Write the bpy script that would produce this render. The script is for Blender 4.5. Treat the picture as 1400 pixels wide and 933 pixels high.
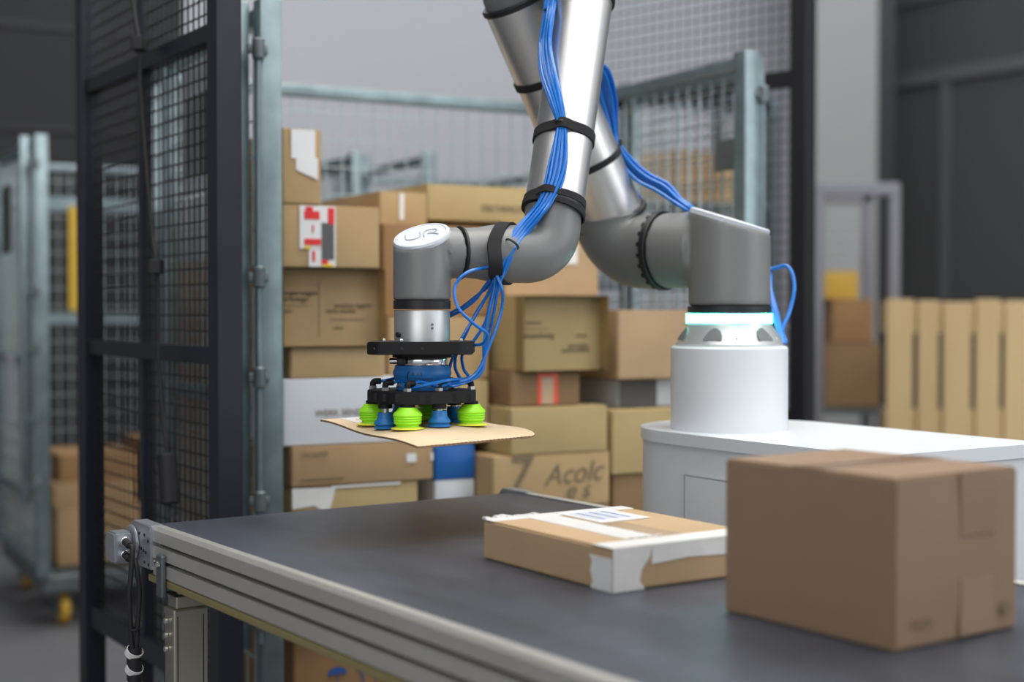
import bpy, bmesh, math, random
from math import sin, cos, pi, radians, atan2, sqrt
from mathutils import Vector, Matrix, noise

random.seed(7)
for o in list(bpy.data.objects): bpy.data.objects.remove(o)
COL = bpy.context.scene.collection

# ------------------------------------------------------------------ camera, world, lights, exposure
FPX, TILT, CAMZ = 1950.0, math.atan(41.5 / 1950.0), 1.2
cam_d = bpy.data.cameras.new('camera')
cam_d.sensor_width = 36.0
cam_d.lens = 36.0 * FPX / 1400.0
cam_d.clip_start = 0.05
cam_d.dof.use_dof = True
cam_d.dof.focus_distance = 2.28
cam_d.dof.aperture_fstop = 2.0
cam = bpy.data.objects.new('camera', cam_d)
COL.objects.link(cam)
cam.location = (0, 0, CAMZ)
cam.rotation_euler = (pi / 2 - TILT, 0, 0)
sc = bpy.context.scene
sc.camera = cam
sc.view_settings.view_transform = 'Standard'
sc.view_settings.look = 'None'
sc.view_settings.gamma = 1.0
sc.view_settings.use_curve_mapping = False
sc.view_settings.exposure = 0.0

w = bpy.data.worlds.new('world'); sc.world = w; w.use_nodes = True
bg = w.node_tree.nodes['Background']
bg.inputs[0].default_value = (0.86, 0.91, 1.0, 1); bg.inputs[1].default_value = 0.50

def area(name, loc, target, sx, sy, power, col):
    l = bpy.data.lights.new(name, 'AREA'); l.shape = 'RECTANGLE'; l.size = sx; l.size_y = sy
    l.energy = power; l.color = col
    o = bpy.data.objects.new(name, l); COL.objects.link(o); o.location = loc
    d = Vector(target) - Vector(loc)
    o.rotation_euler = d.to_track_quat('-Z', 'Y').to_euler()
    return o
# rows of hall lights high above, and daylight from the loading side
area('hall_light_near', (1.0, 0.6, 4.6), (0.8, 2.2, 0.8), 3.6, 2.0, 55, (1.0, 0.97, 0.92))
area('hall_light_middle', (1.0, 2.9, 4.8), (0.9, 3.3, 0), 4.2, 1.6, 135, (1.0, 0.95, 0.87))
area('hall_light_far', (1.6, 7.5, 5.4), (0.8, 10.0, 1.5), 7.0, 2.5, 170, (0.92, 0.95, 1.0))
area('daylight_door', (4.5, 1.0, 2.6), (0.6, 3.0, 1.2), 2.5, 3.0, 60, (0.96, 0.98, 1.0))

area('fill_behind', (-1.6, -2.6, 2.6), (0.5, 2.6, 1.0), 3.2, 1.8, 50, (1.0, 0.98, 0.95))  # added fill light behind the camera, brightens tubes and cabinet

# ------------------------------------------------------------------ projection helpers (real places of things seen in the photo)
def ray(px, py):
    x = (px - 700.0) / FPX; v = -(py - 466.5) / FPX
    return Vector((x, cos(TILT) + v * sin(TILT), -sin(TILT) + v * cos(TILT)))
def P(px, py, Y):
    d = ray(px, py); s = Y / d.y
    return Vector((d.x * s, Y, CAMZ + d.z * s))

# ------------------------------------------------------------------ materials
def new_mat(name):
    m = bpy.data.materials.new(name); m.use_nodes = True
    return m, m.node_tree, m.node_tree.nodes['Principled BSDF']
def mat(name, col, rough=0.5, metal=0.0, var=0.0, scale=8.0, bump=0.0, bscale=200.0, col2=None, coat=0.0, stretch=None, spec=None):
    m, nt, b = new_mat(name)
    b.inputs['Roughness'].default_value = rough
    b.inputs['Metallic'].default_value = metal
    if coat: b.inputs['Coat Weight'].default_value = coat
    if spec is not None: b.inputs['Specular IOR Level'].default_value = spec
    tc = nt.nodes.new('ShaderNodeTexCoord'); vec = tc.outputs['Object']
    if stretch:
        mp = nt.nodes.new('ShaderNodeMapping'); mp.inputs['Scale'].default_value = stretch
        nt.links.new(vec, mp.inputs[0]); vec = mp.outputs[0]
    if var or col2:
        n = nt.nodes.new('ShaderNodeTexNoise'); n.inputs['Scale'].default_value = scale; n.inputs['Detail'].default_value = 5
        nt.links.new(vec, n.inputs['Vector'])
        r = nt.nodes.new('ShaderNodeValToRGB')
        c2 = col2 if col2 else tuple(c * (1 + var) for c in col)
        c1 = col if col2 else tuple(c * (1 - var) for c in col)
        r.color_ramp.elements[0].position = 0.3; r.color_ramp.elements[1].position = 0.7
        r.color_ramp.elements[0].color = (*c1, 1); r.color_ramp.elements[1].color = (*c2, 1)
        nt.links.new(n.outputs[0], r.inputs[0]); nt.links.new(r.outputs[0], b.inputs['Base Color'])
    else:
        b.inputs['Base Color'].default_value = (*col, 1)
    if bump:
        n2 = nt.nodes.new('ShaderNodeTexNoise'); n2.inputs['Scale'].default_value = bscale; n2.inputs['Detail'].default_value = 3
        nt.links.new(vec, n2.inputs['Vector'])
        bp = nt.nodes.new('ShaderNodeBump'); bp.inputs['Strength'].default_value = bump; bp.inputs['Distance'].default_value = 0.002
        nt.links.new(n2.outputs[0], bp.inputs['Height']); nt.links.new(bp.outputs[0], b.inputs['Normal'])
    return m
def glow(name, col, s):
    m, nt, b = new_mat(name)
    b.inputs['Emission Color'].default_value = (*col, 1); b.inputs['Emission Strength'].default_value = s
    b.inputs['Base Color'].default_value = (*col, 1)
    return m
def cardboard(name, col):
    return mat(name, col, 0.75, var=0.09, scale=5, bump=0.25, bscale=60, spec=0.25)

M = {}
M['card_a'] = cardboard('cardboard_tan', (0.45, 0.315, 0.165))
M['card_b'] = cardboard('cardboard_warm', (0.38, 0.255, 0.135))
M['card_c'] = cardboard('cardboard_yellowish', (0.44, 0.335, 0.165))
M['card_d'] = cardboard('cardboard_brown', (0.26, 0.165, 0.085))
M['card_pink'] = cardboard('cardboard_smooth', (0.45, 0.315, 0.185))
M['card_big'] = mat('cardboard_large_parcel', (0.27, 0.18, 0.115), 0.6, var=0.05, scale=4, bump=0.3, bscale=40, spec=0.3)
M['card_dark'] = cardboard('cardboard_orange', (0.31, 0.18, 0.085))
M['card_white'] = mat('white_board', (0.62, 0.65, 0.70), 0.6, var=0.04, scale=3)
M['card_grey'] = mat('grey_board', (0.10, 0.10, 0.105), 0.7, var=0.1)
M['sheet'] = mat('cardboard_sheet', (0.68, 0.52, 0.34), 0.7, var=0.05, scale=14, bump=0.2, bscale=90)
M['edge'] = mat('cardboard_edge', (0.25, 0.15, 0.08), 0.8, var=0.3, scale=300)
M['tape'] = mat('brown_tape', (0.26, 0.168, 0.105), 0.30, var=0.05, coat=0.3)
M['tape_white'] = mat('white_tape', (0.72, 0.72, 0.71), 0.35, var=0.05, scale=30, bump=0.5, bscale=50)
M['tape_clear'] = mat('glossy_tape', (0.52, 0.37, 0.24), 0.2, coat=0.4)
M['paper'] = mat('white_paper', (0.75, 0.75, 0.76), 0.5)
M['ink'] = mat('grey_ink', (0.10, 0.085, 0.06), 0.8)
M['ink_soft'] = mat('faded_ink', (0.20, 0.15, 0.09), 0.8)
M['ink_blue'] = mat('blue_ink', (0.03, 0.10, 0.35), 0.7)
M['red'] = mat('red_print', (0.72, 0.03, 0.03), 0.5)
M['red_tape'] = mat('red_tape', (0.72, 0.09, 0.04), 0.35)
M['yellow'] = mat('yellow_print', (0.85, 0.58, 0.04), 0.5)
M['yellow_strap'] = mat('yellow_strap', (0.62, 0.40, 0.03), 0.5)
M['galv'] = mat('galvanised_steel', (0.24, 0.31, 0.33), 0.42, 0.75, var=0.18, scale=14)
M['galv_wire'] = mat('galvanised_wire', (0.40, 0.46, 0.47), 0.45, 0.6)
M['galv_dark'] = mat('galvanised_steel_dull', (0.17, 0.20, 0.21), 0.5, 0.7, var=0.2, scale=10)
M['fence'] = mat('dark_blue_powder_coat', (0.009, 0.011, 0.020), 0.45, 0.0, var=0.1)
M['fence_blk'] = mat('black_powder_coat', (0.010, 0.010, 0.013), 0.5)
M['wire_blk'] = mat('black_wire', (0.006, 0.006, 0.009), 0.5)
M['wire_gry'] = mat('grey_wire', (0.05, 0.05, 0.06), 0.5)
M['alu'] = mat('anodised_aluminium', (0.60, 0.59, 0.55), 0.36, 0.6, var=0.04, scale=6, stretch=(1, 1, 1))
M['alu_leg'] = mat('aluminium_leg', (0.50, 0.47, 0.40), 0.38, 0.85, var=0.05)
M['alu_slot'] = mat('profile_slot', (0.03, 0.03, 0.035), 0.6, 0.3)
M['warm_reflection'] = mat('painted_warm_reflection', (0.38, 0.32, 0.14), 0.4, 0.5)  # warm reflection under the profile, put into the colour
M['cast'] = mat('cast_aluminium', (0.46, 0.49, 0.53), 0.36, 0.75, var=0.05)
M['chrome'] = mat('chrome', (0.80, 0.80, 0.80), 0.14, 1.0)
M['tube'] = mat('brushed_tube', (0.80, 0.795, 0.775), 0.37, 1.0, var=0.03, scale=5, bump=0.05, bscale=300)
M['arm_grey'] = mat('robot_grey_plastic', (0.195, 0.20, 0.198), 0.42, 0.1, bump=0.04, bscale=500)
M['adapter'] = mat('turned_aluminium', (0.60, 0.61, 0.61), 0.42, 0.9)
M['cap'] = mat('robot_light_cap', (0.55, 0.58, 0.64), 0.35)
M['cap_line'] = mat('robot_cap_relief', (0.40, 0.43, 0.49), 0.4)
M['seal'] = mat('black_seal', (0.012, 0.012, 0.014), 0.45)
M['velcro'] = mat('black_velcro', (0.014, 0.014, 0.016), 0.9, bump=0.5, bscale=900)
M['blackp'] = mat('black_plastic', (0.009, 0.0095, 0.011), 0.6, spec=0.3, bump=0.2, bscale=400)
M['rubber'] = mat('black_rubber', (0.012, 0.012, 0.014), 0.6)
M['hose'] = mat('blue_hose', (0.002, 0.165, 0.60), 0.32, coat=0.25)
M['blue_rub'] = mat('blue_silicone', (0.015, 0.16, 0.46), 0.42)
M['green_rub'] = mat('green_silicone', (0.34, 0.86, 0.02), 0.4)
M['lip'] = mat('yellow_lip', (0.78, 0.76, 0.06), 0.4)
M['white'] = mat('white_lacquer', (0.70, 0.73, 0.76), 0.35)
M['white2'] = mat('white_cabinet', (0.68, 0.71, 0.73), 0.45)
M['recess'] = mat('foot_recess', (0.16, 0.17, 0.175), 0.5)
M['gap'] = mat('cabinet_gap', (0.45, 0.48, 0.51), 0.6)
M['foot_alu'] = mat('robot_foot_aluminium', (0.66, 0.68, 0.68), 0.35, 0.6)
M['teal'] = glow('teal_light', (0.12, 1.0, 0.80), 9.0)
M['floor'] = mat('concrete_floor', (0.15, 0.15, 0.16), 0.5, var=0.15, scale=1.5)
M['wall_light'] = mat('pale_wall', (0.47, 0.47, 0.495), 0.8, var=0.03, scale=0.5)
M['wall_dark'] = mat('dark_panel', (0.050, 0.050, 0.050), 0.6, var=0.05, scale=1)
M['wall_left_or_blocker'] = mat('dark_left_panel', (0.017, 0.017, 0.018), 0.7)
M['seam'] = mat('light_seam', (0.085, 0.085, 0.087), 0.6)
M['pillar'] = mat('grey_pillar', (0.34, 0.34, 0.33), 0.8)
M['bin_blue'] = mat('blue_plastic', (0.01, 0.12, 0.42), 0.4, var=0.1, scale=12)
M['wood'] = mat('pine_board', (0.44, 0.31, 0.15), 0.65, col2=(0.58, 0.43, 0.22), scale=3, stretch=(1, 1, 0.12), bump=0.2, bscale=40)
M['wood_dark'] = mat('pine_block', (0.22, 0.14, 0.08), 0.7, var=0.2)
M['wheel'] = mat('yellow_wheel', (0.55, 0.33, 0.04), 0.5)
M['steel'] = mat('zinc_bolt', (0.65, 0.65, 0.62), 0.3, 0.9)

def belt_material():
    m, nt, b = new_mat('conveyor_belt')
    N, L = nt.nodes, nt.links
    tc = N.new('ShaderNodeTexCoord')
    n = N.new('ShaderNodeTexNoise'); n.inputs['Scale'].default_value = 3.2; n.inputs['Detail'].default_value = 6; n.inputs['Roughness'].default_value = 0.6
    mp = N.new('ShaderNodeMapping'); mp.inputs['Scale'].default_value = (1.0, 2.2, 1)
    L.new(tc.outputs['Object'], mp.inputs[0]); L.new(mp.outputs[0], n.inputs['Vector'])
    r = N.new('ShaderNodeValToRGB')
    r.color_ramp.elements[0].position = 0.35; r.color_ramp.elements[0].color = (0.028, 0.032, 0.043, 1)
    r.color_ramp.elements[1].position = 0.72; r.color_ramp.elements[1].color = (0.068, 0.078, 0.104, 1)
    L.new(n.outputs[0], r.inputs[0])
    # a worn brownish smear across the belt near its far end
    sx = N.new('ShaderNodeSeparateXYZ'); L.new(tc.outputs['Object'], sx.inputs[0])
    def m2(op, a, bb, clamp=False):
        q = N.new('ShaderNodeMath'); q.operation = op; q.use_clamp = clamp
        for i, v in enumerate((a, bb)):
            if isinstance(v, (int, float)): q.inputs[i].default_value = v
            else: L.new(v, q.inputs[i])
        return q.outputs[0]
    dx = m2('DIVIDE', m2('SUBTRACT', sx.outputs[0], 0.385), 0.085)
    dy = m2('DIVIDE', m2('SUBTRACT', sx.outputs[1], 0.27), 0.26)
    rr = m2('ADD', m2('MULTIPLY', dx, dx), m2('MULTIPLY', dy, dy))
    f = m2('MULTIPLY', m2('SUBTRACT', 1.0, rr, True), 0.75)
    mx = N.new('ShaderNodeMixRGB'); L.new(f, mx.inputs[0]); L.new(r.outputs[0], mx.inputs[1]); mx.inputs[2].default_value = (0.034, 0.029, 0.028, 1)
    # the splice seam
    d2 = m2('ABSOLUTE', m2('SUBTRACT', sx.outputs[0], 0.472), 0.0)
    ln = m2('LESS_THAN', d2, 0.0016)
    mx2 = N.new('ShaderNodeMixRGB'); L.new(m2('MULTIPLY', ln, 0.6), mx2.inputs[0]); L.new(mx.outputs[0], mx2.inputs[1]); mx2.inputs[2].default_value = (0.09, 0.08, 0.075, 1)
    L.new(mx2.outputs[0], b.inputs['Base Color'])
    b.inputs['Roughness'].default_value = 0.42
    nb = N.new('ShaderNodeTexNoise'); nb.inputs['Scale'].default_value = 350
    L.new(tc.outputs['Object'], nb.inputs['Vector'])
    bp = N.new('ShaderNodeBump'); bp.inputs['Strength'].default_value = 0.25; bp.inputs['Distance'].default_value = 0.001
    L.new(nb.outputs[0], bp.inputs['Height']); L.new(bp.outputs[0], b.inputs['Normal'])
    return m
M['belt'] = belt_material()

# ------------------------------------------------------------------ object helpers
def link(name, me, mats, parent=None, smooth=False):
    o = bpy.data.objects.new(name, me); COL.objects.link(o)
    for m in (mats if isinstance(mats, (list, tuple)) else [mats]): me.materials.append(m)
    if smooth:
        for p in me.polygons: p.use_smooth = True
        try: me.set_sharp_from_angle(angle=radians(smooth if smooth is not True else 40))
        except Exception: pass
    if parent is not None: o.parent = parent
    return o
def obj(name, bm, mats, parent=None, smooth=False, kind=None):
    me = bpy.data.meshes.new(name)
    bmesh.ops.recalc_face_normals(bm, faces=bm.faces)
    bm.to_mesh(me); bm.free()
    o = link(name, me, mats, parent, smooth)
    if kind: o['kind'] = kind
    return o
def thing(name, label, cat, loc=(0, 0, 0), rotz=0.0, group=None):
    o = bpy.data.objects.new(name, None); COL.objects.link(o); o.empty_display_size = 0.05
    o.location = loc; o.rotation_euler = (0, 0, rotz); o['label'] = label; o['category'] = cat
    if group: o['group'] = group
    return o
def tag(o, label, cat, group=None):
    o['label'] = label; o['category'] = cat
    if group: o['group'] = group
    return o
def structure(o): o['kind'] = 'structure'; return o
def BM(): return bmesh.new()
def box(bm, x0, x1, y0, y1, z0, z1, mi=0, bev=0.0, T=None, seg=2):
    vs = [bm.verts.new(c) for c in ((x0,y0,z0),(x1,y0,z0),(x1,y1,z0),(x0,y1,z0),(x0,y0,z1),(x1,y0,z1),(x1,y1,z1),(x0,y1,z1))]
    fs = [bm.faces.new([vs[i] for i in f]) for f in ((0,3,2,1),(4,5,6,7),(0,1,5,4),(1,2,6,5),(2,3,7,6),(3,0,4,7))]
    for f in fs: f.material_index = mi
    geo = vs
    if bev:
        es = list({e for f in fs for e in f.edges})
        r = bmesh.ops.bevel(bm, geom=es, offset=bev, segments=seg, affect='EDGES', profile=0.5)
        geo = list({v for f in r['faces'] for v in f.verts} | {v for v in vs if v.is_valid})
        for f in r['faces']: f.material_index = mi
    if T is not None:
        bmesh.ops.transform(bm, matrix=T, verts=geo)
    return bm
def frame_z(origin, axis, up=None):
    z = Vector(axis).normalized()
    a = Vector(up) if up is not None else (Vector((0, 0, 1)) if abs(z.z) < 0.95 else Vector((0, -1, 0)))
    x = (a - z * a.dot(z)).normalized(); y = z.cross(x)
    m = Matrix((x, y, z)).transposed().to_4x4(); m.translation = Vector(origin)
    return m
def lathe(bm, prof, T=None, segs=48, closed=False, mi=0):
    """prof: [(r, h)] revolved about z; T places it."""
    T = T or Matrix()
    rings = []
    for p in prof:
        r, h = p[0], p[1]
        if r <= 1e-6: rings.append([bm.verts.new(T @ Vector((0, 0, h)))])
        else: rings.append([bm.verts.new(T @ Vector((r*cos(2*pi*i/segs), r*sin(2*pi*i/segs), h))) for i in range(segs)])
    n = len(rings)
    for k in range(n if closed else n - 1):
        a, b = rings[k], rings[(k + 1) % n]
        m_ = prof[k][2] if len(prof[k]) > 2 else mi
        for i in range(segs):
            j = (i + 1) % segs
            if len(a) == 1 and len(b) == 1: continue
            if len(a) == 1: f = bm.faces.new((a[0], b[i], b[j]))
            elif len(b) == 1: f = bm.faces.new((a[i], a[j], b[0]))
            else: f = bm.faces.new((a[i], a[j], b[j], b[i]))
            f.material_index = m_
    return bm
def cyl(bm, a, b, r, segs=24, mi=0, bev=0.0):
    a, b = Vector(a), Vector(b); L = (b - a).length
    pr = [(0, 0), (r - bev, 0), (r, bev), (r, L - bev), (r - bev, L), (0, L)] if bev else [(0, 0), (r, 0), (r, L), (0, L)]
    return lathe(bm, pr, frame_z(a, b - a), segs, mi=mi)
def band(bm, c, axis, r, wd, th, segs=48, mi=0):
    b = min(th, wd) * 0.3
    pr = [(r, -wd/2), (r+th-b, -wd/2), (r+th, -wd/2+b), (r+th, wd/2-b), (r+th-b, wd/2), (r, wd/2)]
    return lathe(bm, pr, frame_z(c, axis), segs, closed=True, mi=mi)
def catmull(pts, n=8):
    P_ = [Vector(p) for p in pts]; out = []
    if len(P_) < 3: return P_
    P_ = [2*P_[0]-P_[1]] + P_ + [2*P_[-1]-P_[-2]]
    for i in range(1, len(P_) - 2):
        p0, p1, p2, p3 = P_[i-1:i+3]
        for k in range(n):
            t = k / n
            out.append(0.5*((2*p1)+(-p0+p2)*t+(2*p0-5*p1+4*p2-p3)*t*t+(-p0+3*p1-3*p2+p3)*t**3))
    out.append(P_[-2]); return out
def sweep(bm, pts, rad, segs=12, mi=0, cap=True):
    pts = [Vector(p) for p in pts]; n = len(pts)
    if not hasattr(rad, '__len__'): rad = [rad]*n
    tans = []
    for i in range(n):
        t = pts[min(i+1, n-1)] - pts[max(i-1, 0)]
        tans.append(t.normalized() if t.length > 1e-9 else Vector((0, 0, 1)))
    nrm = frame_z((0,0,0), tans[0]).to_3x3().col[0].copy()
    rings = []
    for i in range(n):
        nrm = (nrm - tans[i]*nrm.dot(tans[i])).normalized(); bn = tans[i].cross(nrm)
        rings.append([bm.verts.new(pts[i] + (nrm*cos(2*pi*k/segs)+bn*sin(2*pi*k/segs))*rad[i]) for k in range(segs)])
    for i in range(n-1):
        for k in range(segs):
            j = (k+1) % segs
            f = bm.faces.new((rings[i][k], rings[i][j], rings[i+1][j], rings[i+1][k])); f.material_index = mi
    if cap:
        bm.faces.new(rings[0][::-1]).material_index = mi; bm.faces.new(rings[-1]).material_index = mi
    return bm
def bend(A, C, B, R, n=14):
    """A to B round the corner C with an arc of radius R."""
    A, C, B = Vector(A), Vector(C), Vector(B)
    u, v = (A-C).normalized(), (B-C).normalized()
    half = u.angle(v)/2; d = R/math.tan(half)
    p, q = C+u*d, C+v*d
    cen = C + (u+v).normalized()*(R/sin(half))
    out = [A] + [A.lerp(p, k/4) for k in range(1, 4)]
    a, b = p-cen, q-cen; ang = a.angle(b)
    for k in range(n+1):
        t = k/n
        out.append(cen + (a*sin((1-t)*ang)+b*sin(t*ang))/sin(ang))
    out += [q.lerp(B, k/4) for k in range(1, 5)]
    return out
def wires(bm, O, U, V, lu, lv, nu, nv, r, off=0.0):
    """grid of round-ish wires: nu along U (each running in V), nv along V."""
    O, U, V = Vector(O), Vector(U).normalized(), Vector(V).normalized(); N = U.cross(V)
    def w_(a, b):
        d = (b-a).normalized(); s = d.cross(N)
        ring = [[bm.verts.new(p + (s*cos(t)+N*sin(t))*r) for t in (pi/4, 3*pi/4, 5*pi/4, 7*pi/4)] for p in (a, b)]
        for k in range(4):
            j = (k+1) % 4; bm.faces.new((ring[0][k], ring[0][j], ring[1][j], ring[1][k]))
    for i in range(nu):
        a = O + U*(lu*(i+0.5)/nu); w_(a, a+V*lv)
    for i in range(nv):
        a = O + V*(lv*(i+0.5)/nv) + N*(r*1.6); w_(a, a+U*lu)
    return bm
def prism(bm, pts, z0, z1, mi=0, T=None):
    T = T or Matrix()
    a = [bm.verts.new(T @ Vector((x, y, z0))) for x, y in pts]; b = [bm.verts.new(T @ Vector((x, y, z1))) for x, y in pts]
    n = len(pts)
    fs = [bm.faces.new(a[::-1]), bm.faces.new(b)] + [bm.faces.new((a[i], a[(i+1) % n], b[(i+1) % n], b[i])) for i in range(n)]
    for f in fs: f.material_index = mi
    return bm
def text(name, s, size, m, T, parent, extrude=0.0004, align='LEFT', shear=0.0):
    cu = bpy.data.curves.new(name, 'FONT'); cu.body = s; cu.size = size; cu.extrude = extrude; cu.align_x = align; cu.shear = shear
    o = bpy.data.objects.new(name, cu); COL.objects.link(o); cu.materials.append(m)
    dg = bpy.context.evaluated_depsgraph_get()
    me = bpy.data.meshes.new_from_object(o.evaluated_get(dg)); bpy.data.objects.remove(o)
    o = bpy.data.objects.new(name, me); COL.objects.link(o)
    if not me.materials: me.materials.append(m)
    me.transform(T); o.parent = parent
    return o
def fuse(name, bm, m, voxel, smooth_n, parent):
    """several closed shells melted into one skin with soft inner corners"""
    me = bpy.data.meshes.new(name); bmesh.ops.recalc_face_normals(bm, faces=bm.faces); bm.to_mesh(me); bm.free()
    o = bpy.data.objects.new(name, me); COL.objects.link(o)
    r = o.modifiers.new('r', 'REMESH'); r.mode = 'VOXEL'; r.voxel_size = voxel
    s = o.modifiers.new('s', 'SMOOTH'); s.factor = 0.5; s.iterations = smooth_n
    dg = bpy.context.evaluated_depsgraph_get()
    me2 = bpy.data.meshes.new_from_object(o.evaluated_get(dg)); bpy.data.objects.remove(o)
    return link(name, me2, m, parent, smooth=60)

UPZ = Vector((0, 0, 1))
# ------------------------------------------------------------------ the hall
AX = Vector((0.88, 0.474, 0)).normalized()        # direction of the cages' fronts and the rear wall
YAW = atan2(AX.y, AX.x)
DX = Vector((0.569, -0.822, 0)).normalized()      # running direction of the conveyor, towards the viewer
bm = BM(); box(bm, -9, 9, -3, 16, -0.1, 0)
structure(obj('floor', bm, M['floor']))

# rear wall: pale, with a dark sectional door at its left end
W0 = Vector((-3.30, 9.0, 0))
def wall_T(o): return Matrix.Translation(o) @ Matrix.Rotation(YAW, 4, 'Z')
bm = BM(); box(bm, 1.25, 7.9, 0, 0.15, 0, 6.2, T=wall_T(W0)); structure(obj('wall_rear', bm, M['wall_light']))
d1 = bm = BM(); box(bm, -3.2, 1.25, 0.0, 0.12, 0, 6.2, T=wall_T(W0)); dl = structure(obj('door_1', bm, M['wall_left_or_blocker']))
for k, z in enumerate((0.75, 1.55, 2.35, 3.0, 3.8)):
    bm = BM(); box(bm, -3.2, 1.25, -0.02, 0.0, z, z+0.035, T=wall_T(W0)); obj('panel_rib', bm, M['fence_blk'], dl)
# right side wall with a dark sectional door, a pale column in the corner
Rc = P(1200, 425, 11.5); Rc.z = 0
sd = Vector((0.60, -0.80, 0)).normalized(); SY = atan2(sd.y, sd.x)
Tr = Matrix.Translation(Rc) @ Matrix.Rotation(SY, 4, 'Z')
bm = BM(); box(bm, 0.0, 6, 0.10, 0.25, 0, 6.2, T=Tr); structure(obj('wall_right', bm, M['wall_dark']))
dr = None
zb = P(1210, 115, 11.3).z
bm = BM(); box(bm, 0.05, 6, 0.0, 0.10, 0.0, 6.0, T=Tr); dr = structure(obj('door_2', bm, M['wall_dark']))
for (a, b, z0, z1) in ((0.05, 6, zb-0.03, zb+0.07), (0.05, 6, 3.60, 3.64)):
    bm = BM(); box(bm, a, b, -0.04, 0.0, z0, z1, T=Tr); obj('door_rail', bm, M['seam'], dr)
for s in (0.62, 1.56, 2.6, 3.6):
    bm = BM(); box(bm, s, s+0.07, -0.04, 0.0, 0, zb, T=Tr); obj('door_stile', bm, M['seam'], dr)
a = P(1112, 425, 11.0); b = P(1196, 425, 11.0)
bm = BM(); box(bm, a.x, b.x, 10.95, 11.3, 0, 6.2); structure(obj('trim_1', bm, M['pillar']))
bm = BM(); box(bm, b.x, b.x+0.14, 10.98, 11.3, 0, 6.2); structure(obj('trim_2', bm, M['fence_blk']))
bm = BM(); box(bm, -9, 9, -3, 16, 6.2, 6.3); structure(obj('ceiling', bm, M['wall_light']))
M['fill_panel_glow'] = glow('fill_panel_glow', (0.97, 0.98, 1.0), 5.0)  # glow of unseen panels, added to brighten reflections in the robot tubes
rows = ['over the entrance', 'over the conveyor', 'over the packed cage', 'over the far rack']
for j, y in enumerate((-1.2, 1.4, 4.0, 7.6)):
    for i, x in enumerate((-1.6, 1.2, 4.0)):
        t = thing('ceiling_fill_panel', '%s of three added fill light panels %s, under the ceiling' % (('left', 'middle', 'right')[i], rows[j]), 'light', (x, y, 5.5), 0.0, 'added fill light panels under the ceiling')
        bm = BM(); box(bm, -1.0, 1.0, -0.35, 0.35, 0, 0.06, bev=0.01); obj('fill_panel_housing', bm, M['white'], t)
        bm = BM(); box(bm, -0.97, 0.97, -0.32, 0.32, -0.02, -0.0005); obj('fill_panel_diffuser', bm, M['fill_panel_glow'], t)
        for q in (-0.8, 0.8):
            bm = BM(); cyl(bm, (q, 0, 0.06), (q, 0, 0.7), 0.005, 8); obj('hanger', bm, M['steel'], t)  # hanger of the added fill panel
bm = BM(); box(bm, -4.75, -4.6, -3, 8.2, 0, 6.2); structure(obj('wall_left_or_blocker', bm, mat('left_blocker_paint', (0.20, 0.20, 0.21), 0.8)))  # unseen wall, added to block world light and darken the left cages

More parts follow.
